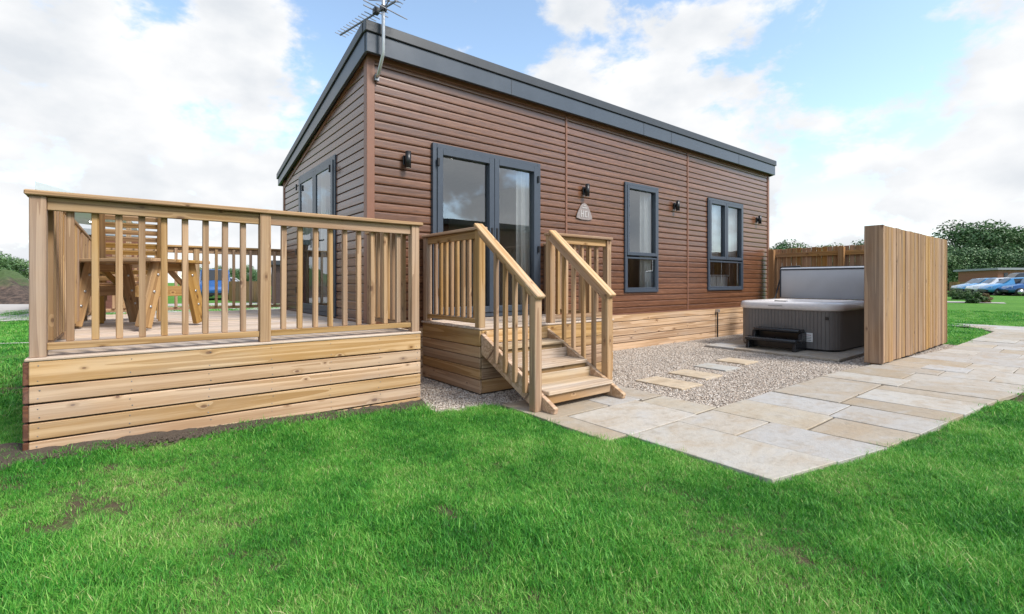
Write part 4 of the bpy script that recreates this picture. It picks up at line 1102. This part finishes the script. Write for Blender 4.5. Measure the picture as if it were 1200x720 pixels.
# ------------------------------------------------------------------ neighbouring lodges
def far_lodge(name, loc, rz, L_, W_, h_hi, h_lo, label, wallm, roofm, cat='lodge', openings=(), oh=0.25, base=0.35, group=None):
    """mono-pitch lodge: local x along its length, front at local y=0 (high side)"""
    t = thing(name, loc, label, cat, group, rz); Mw = WM[t]
    def pr(nm, poly, a0, a1, m):
        o = prism(nm, poly, 'X', a0, a1, m, None); COL.objects.unlink(o); w = Mw @ WM[o]; return link(o, t, w)
    pr('wall', [(0, 0.0), (W_, 0.0), (W_, h_lo), (0, h_hi)], 0, L_, wallm)
    s = (h_hi-h_lo)/W_
    pr('roof', [(-oh, h_hi+s*oh+0.22), (W_+oh, h_lo-s*oh+0.22), (W_+oh, h_lo-s*oh+0.01), (-oh, h_hi+s*oh+0.01)], -oh, L_+oh, roofm)
    def bl(nm, x0, x1, y0, y1, z0, z1, m, par=t):
        o = block(nm, x0, x1, y0, y1, z0, z1, m, None); COL.objects.unlink(o); w = Mw @ WM[o]; return link(o, par, w)
    for (x0, x1, z0, z1) in openings:
        f = bl('window', x0, x1, -0.05, -0.002, z0, z1, M['upvc'])
        bl('pane', x0+.07, x1-.07, -0.058, -0.052, z0+.07, z1-.07, M['carglass'], f)
    return t, bl
# the lodge opposite, mirrored in the door glass
far_lodge('holiday_lodge', (14.5, -12.2, 0), math.pi, 9.6, 3.7, 3.45, 2.6, 'brown clad lodge standing opposite, mirrored in the door glass', M['clad_far'], M['roof_dark'],
          openings=((1, 2.6, .7, 2.6), (4, 5, 1, 2.6), (6.6, 8, 1, 2.6)))
# lodge beyond the deck with lit canopy
pL = at(56, 16.2)
nl, nbl = far_lodge('holiday_lodge', (pL.x, pL.y, 0), 0.0, 2.5, 8.0, 2.75, 2.2, 'brown lodge with lit pale canopy beyond the timber deck', M['clad_far'], M['far_roof'], oh=0.1)
def canopy():
    Mw = WM[nl]; vs = []; yv = (-2.1, 0.02)
    poly = [at(41, 13.0, 3.62), at(150, 13.6, 2.98), at(162, 16.2, 2.84), at(58, 16.2, 3.20)]
    for dz in (0.0, 0.22):
        for p in poly: vs.append(Vector(p)+Vector((0, 0, dz)))
    fs = [(3, 2, 1, 0), (4, 5, 6, 7), (0, 1, 5, 4), (1, 2, 6, 5), (2, 3, 7, 6), (3, 0, 4, 7)]
    ob('canopy', mesh_from('canopy', vs, fs), M['soffit'], nl)
    for q in (0.25, 0.5, 0.72, 0.92):
        a = poly[0].lerp(poly[1], q); b = poly[3].lerp(poly[2], q); c = a.lerp(b, 0.75)
        tube('downlight', [c-Vector((0, 0, 0.05)), c-Vector((0, 0, 0.01))], 0.055, M['lit'], nl, 10)
    for q in (0, 1):
        c = poly[q].lerp(poly[3-q], 0.06); block('canopy_post', c.x-0.06, c.x+0.06, c.y-0.06, c.y+0.06, 0, c.z-0.01, M['fence'], nl)
canopy()
# dark lodge behind the deck corner and one past the hot tub screen
p_ = at(318, 24); far_lodge('holiday_lodge', (p_.x, p_.y, 0), -YAW+0.3, 4.0, 6.0, 1.95, 1.7, 'dark clad low lodge beyond the back railing of the deck', M['clad_far_dark'], M['roof_dark'])
p_ = at(884, 26); far_lodge('holiday_lodge', (p_.x, p_.y, 0), -YAW, 1.9, 5.0, 1.9, 1.6, 'small grey roofed cabin glimpsed between lodge and hot tub screen', M['clad_far_red'], M['far_roof'])
p_ = at(1169, 51); far_lodge('holiday_lodge', (p_.x, p_.y, 0), -YAW+0.03, 15, 4.2, 2.40, 2.3, 'long red brown lodge with pale roof behind the parked cars', M['clad_far_red'], M['far_roof'],
                             openings=((0.7, 1.1, .3, 2.1), (1.4, 2.2, .5, 2.0), (2.9, 4.2, .9, 2.0)), oh=0.3)
p_ = at(1108, 62); far_lodge('holiday_lodge', (p_.x, p_.y, 0), -YAW, 3.1, 5.0, 2.0, 1.8, 'small dark cabin under the trees beyond the lawn', M['clad_far_dark'], M['far_roof'])
# low fences in the distance
def far_fence(p0, p1, h, label):
    t = thing('fence', tuple((p0+p1)/2), label, 'fence'); d = (p1-p0).normalized(); n = int((p1-p0).length/0.3)
    for i in range(n):
        c = p0+d*(0.3*i+0.15); bar('board', (c.x, c.y, 0.02), (c.x, c.y, h), 0.28, 0.02, M['fence'], t, tuple(d), 0)
    for z in (0.3*h, 0.8*h):
        q = Vector((-d.y, d.x, 0))*0.03; a = p0+q; b = p1+q; bar('rail', (a.x, a.y, z), (b.x, b.y, z), 0.08, 0.035, M['fence'], t, (0, 0, 1), 0)
far_fence(at(1112, 54), at(1134, 53), 1.15, 'low pale timber fence beside the long red brown lodge')
far_fence(at(268, 27.5), at(318, 26), 1.15, 'pale timber fence beyond the back railing of the deck')
far_fence(at(884, 21.5), at(912, 21.5), 1.0, 'low timber fence glimpsed past the lodge corner')

# ------------------------------------------------------------------ cars
def paint(name, c): return plain(name, c, 0.28, metal=0.25, spec=0.6, var=0.03, coat=0.8)
def car(loc, rz, pm, label, s=1.0, van=False, group='cars parked in front of the far lodge'):
    t = thing('parked_car', loc, label, 'van' if van else 'car', group, rz); Mw = WM[t]
    # stations: x, half width low, half width belt, z bottom, z belt, z roof, half width roof
    if not van:
        stn = [(-2.02, .66, .64, .36, .62, .62, .5), (-1.95, .80, .80, .26, .84, .86, .62), (-1.55, .86, .86, .22, .92, 1.16, .58), (-1.05, .88, .87, .20, .94, 1.43, .60), (-0.3, .88, .87, .20, .93, 1.48, .63),
               (0.35, .88, .87, .20, .92, 1.42, .62), (0.95, .88, .86, .20, .90, .98, .62), (1.35, .86, .84, .22, .82, .90, .58), (1.85, .80, .76, .26, .70, .76, .5), (2.03, .64, .60, .36, .58, .60, .42)]
    else:
        stn = [(-2.45, .86, .86, .34, 1.0, 1.9, .80), (-2.3, .92, .92, .28, 1.05, 2.0, .82), (-0.5, .94, .94, .25, 1.05, 2.03, .84), (0.8, .94, .94, .25, 1.05, 1.98, .82), (1.5, .94, .92, .25, 1.05, 1.2, .76), (2.2, .88, .86, .28, .92, 1.0, .66), (2.42, .72, .70, .38, .70, .72, .5)]
    rings = []
    for (x, wl, wb, zb, zm, zr, wr) in stn:
        half = [(0, zb), (wl*0.8, zb), (wl, zb+0.12), (wl*1.01, (zb+zm)/2), (wb, zm), (wr+(wb-wr)*0.45, zm+(zr-zm)*0.55), (wr, zr-0.03), (wr*0.6, zr), (0, zr+0.012)]
        rings.append([Vector((x, y*s, z*s)) for y, z in half]+[Vector((x, -y*s, z*s)) for y, z in half[-2:0:-1]])
    n = len(rings[0]); vs = [v for r_ in rings for v in r_]; fs = []
    for i in range(len(rings)-1):
        for k in range(n): fs.append((i*n+k, i*n+(k+1) % n, (i+1)*n+(k+1) % n, (i+1)*n+k))
    fs += [list(range(n)), [(len(rings)-1)*n+k for k in range(n)][::-1]]
    body = mesh_from('body', vs, fs, True); bm = bmesh.new(); bm.from_mesh(body); bmesh.ops.recalc_face_normals(bm, faces=bm.faces[:]); bm.to_mesh(body); bm.free()
    ob('body', body, pm, t, Mw)
    # glass: side windows, screens, following the cabin surface just proud of it
    def patch(nm, quad, m):
        ob(nm, mesh_from(nm, [Vector(q) for q in quad], [(0, 1, 2, 3)]), m, t, Mw)
    def cab_pt(x, f, sd, o=0.012):
        for a, b in zip(stn, stn[1:]):
            if a[0] <= x <= b[0]:
                u = (x-a[0])/(b[0]-a[0]); q = [a[i]+(b[i]-a[i])*u for i in range(7)]
                if f < 0.55: w = q[2]+(q[6]+(q[2]-q[6])*0.45-q[2])*f/0.55
                else: w = q[6]+(q[2]-q[6])*0.45*(1-(f-0.55)/0.45)
                return (x, sd*(w+o)*s, (q[4]+(q[5]-q[4])*f)*s)
    ws = ((-1.05, -0.32), (-0.25, 0.32)) if not van else ((0.15, 0.95),)
    for sd in (-1, 1):
        for a, b in ws:
            q = [cab_pt(a, .12, sd), cab_pt(b, .12, sd), cab_pt(b, .5, sd), cab_pt(a, .5, sd)]
            patch('side_window', q, M['carglass'])
            q = [cab_pt(a, .52, sd), cab_pt(b, .52, sd), cab_pt(b, .86, sd), cab_pt(a, .86, sd)]
            patch('side_window', q, M['carglass'])
    if not van:
        patch('windscreen', [(0.93*1, -.66*s, 1.015*s), (0.93, .66*s, 1.015*s), (0.42, .56*s, 1.415*s), (0.42, -.56*s, 1.415*s)], M['carglass'])
        patch('rear_window', [(-1.60, .60*s, 1.13*s), (-1.60, -.60*s, 1.13*s), (-1.12, -.54*s, 1.42*s), (-1.12, .54*s, 1.42*s)], M['carglass'])
    else:
        patch('windscreen', [(1.46, -.78*s, 1.27*s), (1.46, .78*s, 1.27*s), (0.86, .74*s, 1.95*s), (0.86, -.74*s, 1.95*s)], M['carglass'])
    xf = 1.28 if not van else 1.55; xr = -1.28 if not van else -1.55; rw = 0.31*s
    for x in (xf, xr):
        for sd in (-1, 1):
            w = tube('wheel', [Mw @ Vector((x, sd*0.70*s, rw)), Mw @ Vector((x, sd*0.895*s, rw))], rw, M['tyre'], t, 18)
            tube('rim', [Mw @ Vector((x, sd*0.885*s, rw)), Mw @ Vector((x, sd*0.905*s, rw))], rw*0.62, M['rim'], w, 12)
    fx = stn[-2][0]
    for sd in (-1, 1):
        patch('headlight', [(fx-0.10, sd*.80*s, .62*s), (fx+0.12, sd*.60*s, .58*s), (fx+0.10, sd*.60*s, .72*s), (fx-0.16, sd*.80*s, .76*s)], M['lamp_glass'])
        patch('tail_light', [(stn[1][0]-.02, sd*.60*s, .64*s), (stn[1][0]-.02, sd*.80*s, .64*s), (stn[1][0]-.02, sd*.80*s, .82*s), (stn[1][0]-.02, sd*.60*s, .82*s)], M['red'])
    block_ = prism('bumper', [(-.70*s, .30*s), (.70*s, .30*s), (.70*s, .46*s), (-.70*s, .46*s)], 'X', stn[-1][0]-0.10, stn[-1][0]+0.03, M['black'], None)
    COL.objects.unlink(block_); link(block_, t, Mw @ WM[block_])
blue = paint('light_blue_paint', (0.06, 0.28, 0.55)); blue2 = paint('deep_blue_paint', (0.02, 0.10, 0.30)); white = paint('white_paint', (0.72, 0.73, 0.74)); silver = paint('silver_paint', (0.42, 0.45, 0.48)); dgrey = paint('dark_grey_paint', (0.05, 0.055, 0.06))
hd = math.pi-YAW-0.42
for (u, d, pm, lb) in [(1150, 45.5, silver, 'silver grey parked car at the fence end of the parked row'), (1159, 43.5, blue, 'light blue parked car between the silver and the white one'),
                       (1171, 41.6, white, 'white parked car between two blue ones'), (1189, 39.8, blue, 'bright blue parked hatchback beside the white car'), (1214, 38.2, blue2, 'deep blue parked car at the outer end of the parked row')]:
    p = at(u, d); car((p.x, p.y, 0.02), hd, pm, lb)
p = at(1203, 47); car((p.x, p.y, 0.02), hd, dgrey, 'dark grey van parked behind the row of blue and white cars', 1.0, van=True)
p = at(252, 31); car((p.x, p.y, 0.02), 1.45+math.pi, blue2, 'dark blue van parked beyond the back railing of the deck', 0.95, van=True, group=None)
p = at(268, 36); car((p.x, p.y, 0.02), -YAW+0.4, silver, 'silver car parked beside the dark blue van beyond the deck', 1.0, group=None)

# ------------------------------------------------------------------ trees and shrubs
def crown_mesh(seed, rx, rz, nclump, per, leaf):
    r = np.random.default_rng(seed); V = []; F = []; T_ = []
    cl = []
    while len(cl) < nclump:
        p = r.uniform(-1, 1, 3)
        if np.linalg.norm(p) < 1 and np.linalg.norm(p) > 0.35: cl.append(p*np.array([rx, rx, rz]))
    for c in cl:
        cr = r.uniform(0.24, 0.46)*min(rx, rz); tone = r.uniform(0, 1)
        k = per
        d = r.normal(size=(k, 3)); d /= np.linalg.norm(d, axis=1)[:, None]
        rad = cr*r.uniform(0.35, 1.0, k)**0.5
        P = c+d*rad[:, None]*np.array([1.15, 1.15, 0.8])
        for i in range(k):
            nrm = d[i]*0.6+r.normal(size=3)*0.6+np.array([0, 0, 0.35]); nrm /= np.linalg.norm(nrm)
            a = np.cross(nrm, r.normal(size=3)); a /= np.linalg.norm(a); b = np.cross(nrm, a); L_ = leaf*r.uniform(0.6, 1.3)
            n0 = len(V); q = P[i]
            V += [q-a*L_*.5, q+b*L_*.28, q+a*L_*.5, q-b*L_*.28]; F.append((n0, n0+1, n0+2, n0+3))
            T_.append(np.clip(0.5*tone+0.5*r.uniform(), 0, 1))
    me = bpy.data.meshes.new('crown'); me.from_pydata([tuple(v) for v in V], [], F); me.update()
    at_ = me.attributes.new('tone', 'FLOAT', 'FACE'); at_.data.foreach_set('value', np.array(T_, np.float32))
    me.materials.append(M['leaf']); return me
def trunk_mesh(seed, h, r0, rx):
    r = random.Random(seed); bm = bmesh.new()
    pts = [(r.uniform(-.1, .1)*i*.3, r.uniform(-.1, .1)*i*.3, h*i/5) for i in range(6)]
    tube_bm(bm, pts, [r0*(1-0.13*i) for i in range(6)], 8)
    for k in range(7):
        a = 2*math.pi*k/7+r.uniform(-.3, .3); z0 = h*r.uniform(0.45, 0.95); p0 = Vector(pts[min(5, int(z0/h*5))]); p0.z = z0; e = rx*r.uniform(0.5, 0.85)
        p1 = p0+Vector((math.cos(a)*e*.5, math.sin(a)*e*.5, h*.18)); p2 = p0+Vector((math.cos(a)*e, math.sin(a)*e, h*.42))
        tube_bm(bm, [p0, p1, p2], [r0*.42, r0*.28, r0*.1], 6)
    me = bm_mesh('trunk', bm, True); me.materials.append(M['bark']); return me
CR = [crown_mesh(11, 3.0, 3.2, 60, 150, 0.30), crown_mesh(12, 2.6, 3.6, 56, 150, 0.29), crown_mesh(13, 3.4, 2.9, 66, 140, 0.30)]
TK = [trunk_mesh(1, 3.6, 0.20, 2.4), trunk_mesh(2, 4.2, 0.2, 2.0), trunk_mesh(3, 3.2, 0.23, 2.7)]
trng = random.Random(99)
def tree(u, d, top, v, label, group):
    full = 7.6 if v == 0 else 8.4 if v == 1 else 6.9
    s = top/full; p = at(u, d); rz = trng.uniform(0, 6.28)
    t = thing('broadleaf_tree', (p.x, p.y, -0.05), label, 'tree', group, rz)
    Mw = WM[t] @ Matrix.Diagonal((s*1.15, s*1.15, s, 1))
    zc = (4.3, 4.8, 3.9)[v]
    ob('trunk', TK[v], None, t, Mw)
    ob('crown', CR[v], None, t, Mw @ Matrix.Translation((0, 0, zc)))
for i in range(15):   # wood beyond the car park
    u = 1098+i*17+trng.uniform(-5, 5); top = (7.6 if u > 1128 else 5.6)+trng.uniform(-0.9, 0.8)
    if i >= 3: top += 0.6
    tree(u, trng.uniform(68, 80), top*1.18, i % 3, 'tall leafy tree in the wood behind the car park', 'trees behind the car park')
for i in range(9):
    tree(1105+i*26, trng.uniform(61, 65), 5.2+trng.uniform(-.5, .5), (i+1) % 3, 'lower tree at the edge of the wood behind the car park', 'lower trees behind the car park')
for i in range(13):
    u = 862+i*15+trng.uniform(-5, 5); tree(u, trng.uniform(88, 100), 7.6+trng.uniform(-1.1, 1.2)+0.06*(i-6), (i*2) % 3, 'distant tree seen over the hot tub screen', 'distant trees beyond the hot tub')
for i in range(8):
    u = -95+i*16+trng.uniform(-5, 5); tree(u, trng.uniform(58, 66), 5.0+trng.uniform(-.8, .3), i % 3, 'dark tree behind the earth bank', 'trees behind the earth bank')
for i in range(9):
    u = 235+i*11+trng.uniform(-3, 3); tree(u, trng.uniform(70, 82), (3.4 if i < 6 else 2.6)+trng.uniform(-.5, .5), (i+2) % 3, 'distant tree seen through the back railing of the deck', 'distant trees beyond the deck')
SHM = [crown_mesh(31, 0.55, 0.45, 26, 110, 0.12), crown_mesh(32, 0.6, 0.38, 24, 110, 0.12)]
SHM[0].materials[0] = M['leaf_shrub']; SHM[1].materials[0] = M['leaf_brown']
for (u, d, k, s, lb) in [(1139, 25.2, 0, 0.85, 'round green shrub by the short pale footpath'), (1154, 25.6, 1, 0.62, 'bronze leaved low shrub by the short pale footpath'), (1121, 30.5, 0, 0.8, 'small green shrub beside the end of the low fence')]:
    p = at(u, d); t = thing('shrub', (p.x, p.y, 0), lb, 'shrub')
    ob('foliage', SHM[k], None, t, Matrix.Translation((p.x, p.y, 0.36*s)) @ Matrix.Diagonal((s, s, s, 1)))
    bm = bmesh.new()
    for q in range(5):
        a = q*1.26; tube_bm(bm, [(0, 0, -0.02), (math.cos(a)*.15, math.sin(a)*.15, .3*s), (math.cos(a)*.34, math.sin(a)*.34, .55*s)], [.02, .014, .006], 5)
    ob('stem', bm_mesh('stem', bm), M['bark'], t, WM[t])

# ------------------------------------------------------------------ scattered grass and gravel (stuff)
def scatter(name, pts, scales, srcs, tilt, label, cat):
    me = bpy.data.meshes.new(name); me.from_pydata(pts.tolist(), [], [])
    a = me.attributes.new('sc', 'FLOAT', 'POINT'); a.data.foreach_set('value', scales.astype(np.float32))
    o = ob(name, me); tag(o, label, cat, kind='stuff')
    ng = bpy.data.node_groups.new(name, 'GeometryNodeTree')
    ng.interface.new_socket('Geometry', in_out='INPUT', socket_type='NodeSocketGeometry'); ng.interface.new_socket('Geometry', in_out='OUTPUT', socket_type='NodeSocketGeometry')
    N, L = ng.nodes, ng.links; gi = N.new('NodeGroupInput'); go = N.new('NodeGroupOutput')
    iop = N.new('GeometryNodeInstanceOnPoints'); iop.inputs['Pick Instance'].default_value = True
    jn = N.new('GeometryNodeJoinGeometry')
    for s in srcs:
        oi = N.new('GeometryNodeObjectInfo'); oi.inputs['Object'].default_value = s; oi.inputs['As Instance'].default_value = True
        L.new(oi.outputs['Geometry'], jn.inputs[0])
    L.new(jn.outputs[0], iop.inputs['Instance'])
    L.new(gi.outputs[0], iop.inputs['Points'])
    rv = N.new('FunctionNodeRandomValue'); rv.data_type = 'FLOAT_VECTOR'
    rv.inputs[0].default_value = (-tilt, -tilt, 0); rv.inputs[1].default_value = (tilt, tilt, 6.283)
    L.new(rv.outputs[0], iop.inputs['Rotation'])
    na = N.new('GeometryNodeInputNamedAttribute'); na.data_type = 'FLOAT'; na.inputs['Name'].default_value = 'sc'
    L.new(na.outputs[0], iop.inputs['Scale'])
    L.new(iop.outputs[0], go.inputs[0])
    md = o.modifiers.new('scatter', 'NODES'); md.node_group = ng
    return o
def clump(seed, n, rad, hmin, hmax, bw):
    r = np.random.default_rng(seed); V, F, T_ = [], [], []
    for _ in range(n):
        a = r.uniform(0, 6.283); d = rad*math.sqrt(r.uniform()); bx, by = d*math.cos(a), d*math.sin(a)
        h = r.uniform(hmin, hmax); da = r.uniform(0, 6.283); lean = r.uniform(0.25, 1.35)*h; w = bw*r.uniform(0.7, 1.3)
        dx, dy = math.cos(da), math.sin(da); sx_, sy_ = -dy*w, dx*w; n0 = len(V)
        for t in (0.0, 0.5):
            k = lean*t**1.8; z = h*(t-0.18*t*t*lean/h); ww = 1-0.35*t
            V += [(bx+dx*k-sx_*ww, by+dy*k-sy_*ww, z-0.006), (bx+dx*k+sx_*ww, by+dy*k+sy_*ww, z-0.006)]
        V.append((bx+dx*lean, by+dy*lean, h*(1-0.30*lean/h)))
        F += [(n0, n0+1, n0+3, n0+2), (n0+2, n0+3, n0+4)]; tn = r.uniform()**1.2; tn = 1.0+r.uniform(0, .4) if r.uniform() < 0.07 else tn*0.85
        T_ += [tn, tn]
    me = bpy.data.meshes.new('clump'); me.from_pydata(V, [], F); me.update()
    at_ = me.attributes.new('tone', 'FLOAT', 'FACE'); at_.data.foreach_set('value', np.array(T_, np.float32)); me.materials.append(M['grass'])
    return bpy.data.objects.new('grass_clump', me)
def vnoise(x, y, s, seed):
    r = np.random.default_rng(seed); G_ = r.uniform(size=(64, 64)); x = x*s; y = y*s
    xi = np.floor(x).astype(int); yi = np.floor(y).astype(int); fx = x-xi; fy = y-yi; fx = fx*fx*(3-2*fx); fy = fy*fy*(3-2*fy)
    g = lambda a, b: G_[a % 64, b % 64]
    return (g(xi, yi)*(1-fx)+g(xi+1, yi)*fx)*(1-fy)+(g(xi, yi+1)*(1-fx)+g(xi+1, yi+1)*fx)*fy
def in_view(x, y, half):
    dx, dy = x-CAM.x, y-CAM.y; f = dx*math.sin(YAW)+dy*math.cos(YAW); r = dx*math.cos(YAW)-dy*math.sin(YAW)
    return (np.abs(np.arctan2(r, f)) < R(half)), np.hypot(dx, dy)
def grass_pts(seed, n, rmin, rmax, half, keep):
    r = np.random.default_rng(seed); a = r.uniform(-R(half), R(half), n); d = np.sqrt(r.uniform(rmin**2, rmax**2, n)); th = YAW+a
    x = CAM.x+d*np.sin(th); y = CAM.y+d*np.cos(th)
    edge = 0.03*(vnoise(x, y, 6, 4)-0.5)*2
    ok = ~path_mask(x+edge, y+edge, 0.012) & ~(gravel_mask(x+edge, y+edge*1.5, -0.04)) & ~build_mask(x, y)
    soil = (y > DY0-0.13-0.10*vnoise(x, y, 4, 8)) & (y < DY0+0.1) & (x > DX0-0.4) & (x < 0.25)
    ok &= ~(soil & (r.uniform(size=n) < 0.86))
    pat = 0.6*vnoise(x, y, 2.3, 1)+0.4*vnoise(x, y, 7.0, 2)
    dens = np.clip((pat-0.14)/0.17, 0.18, 1.0)
    ok &= r.uniform(size=n) < dens*keep(d)
    x, y, pat = x[ok], y[ok], pat[ok]
    sc = (0.62+0.75*vnoise(x, y, 1.7, 6)**1.3)*r.uniform(0.7, 1.25, len(x))*np.where(r.uniform(size=len(x)) < 0.03, 1.3, 1.0)
    return np.stack([x, y, hgt(x, y)], -1), sc
CLN = [clump(s, 46, 0.050, 0.010, 0.036, 0.0012) for s in (1, 2, 3, 4)]
CLM = [clump(s, 40, 0.13, 0.03, 0.065, 0.0045) for s in (5, 6)]
P1, S1 = grass_pts(1, 100000, 1.15, 6.5, 60, lambda d: np.clip(3.6/d, 0.35, 1))
scatter('lawn_grass', P1, S1, CLN, 0.35, 'short bright green lawn grass in front of the lodge', 'grass')
P2, S2 = grass_pts(2, 60000, 5.5, 26, 62, lambda d: np.clip(9/d, 0.25, 1))
scatter('lawn_grass', P2, S2, CLM, 0.15, 'mown grass farther off around the lodge and paths', 'grass')
def stones():
    out = []
    for s in range(4):
        r = random.Random(s+50); bm = bmesh.new(); bmesh.ops.create_icosphere(bm, subdivisions=1, radius=1.0)
        sc = (r.uniform(.8, 1.2), r.uniform(.6, 1.0), r.uniform(.4, .7))
        for v in bm.verts: v.co = Vector((v.co.x*sc[0], v.co.y*sc[1], v.co.z*sc[2]))*r.uniform(.8, 1.15)
        me = bm_mesh('stone', bm, False); me.materials.append(M['stone']); out.append(bpy.data.objects.new('gravel_stone', me))
    return out
r = np.random.default_rng(77); n = 190000
x = r.uniform(0.0, 9.45, n); y = r.uniform(-3.75, 0.0, n)
in_pad = (x > 5.7) & (x < 8.7) & (y < -0.6) & (y > -2.65)
stp = np.zeros(n, bool)
for (x0, x1, y0, y1) in [(2.40, 2.79, -2.27, -1.71), (3.08, 3.45, -2.15, -1.67), (3.76, 4.12, -2.03, -1.60), (4.42, 4.80, -1.95, -1.55)]: stp |= (x > x0-.0) & (x < x1) & (y > y0) & (y < y1)
stray = r.uniform(size=n) < 0.012
porch = (x > EX0) & (x < EX1) & (y > EY)
ok = gravel_mask(x, y, 0.02) & ~path_mask(x, y, -0.01) & ~(in_pad & ~stray) & ~(stp & ~stray) & ~porch
x, y = x[ok], y[ok]
scatter('gravel_stones', np.stack([x, y, -0.006+r.uniform(0, .008, len(x))], -1), r.uniform(0.004, 0.0108, len(x)), stones(), 0.5, 'loose pinkish grey gravel stones', 'gravel')

r = np.random.default_rng(88); n = 5200
x = r.uniform(-3.05, 0.06, n); y = DY0-0.002-np.abs(r.normal(0, 0.085, n)); x = np.where(r.uniform(size=n) < .12, r.uniform(-3.1, -2.6, n), x)
y = np.where(x < -2.6, DY0+0.2-r.uniform(0, .42, n), y)
ok = ~build_mask(x, y); x, y = x[ok], y[ok]
M['clod'] = soil_mat('soil_clod', (0.050, 0.038, 0.030), (0.17, 0.135, 0.105))
cs = stones()
for o in cs: o.data.materials[0] = M['clod']
scatter('soil_clods', np.stack([x, y, hgt(x, y)+0.012], -1), r.uniform(0.004, 0.017, len(x)), cs, 0.6, 'loose crumbs of dark soil along the deck front', 'soil')
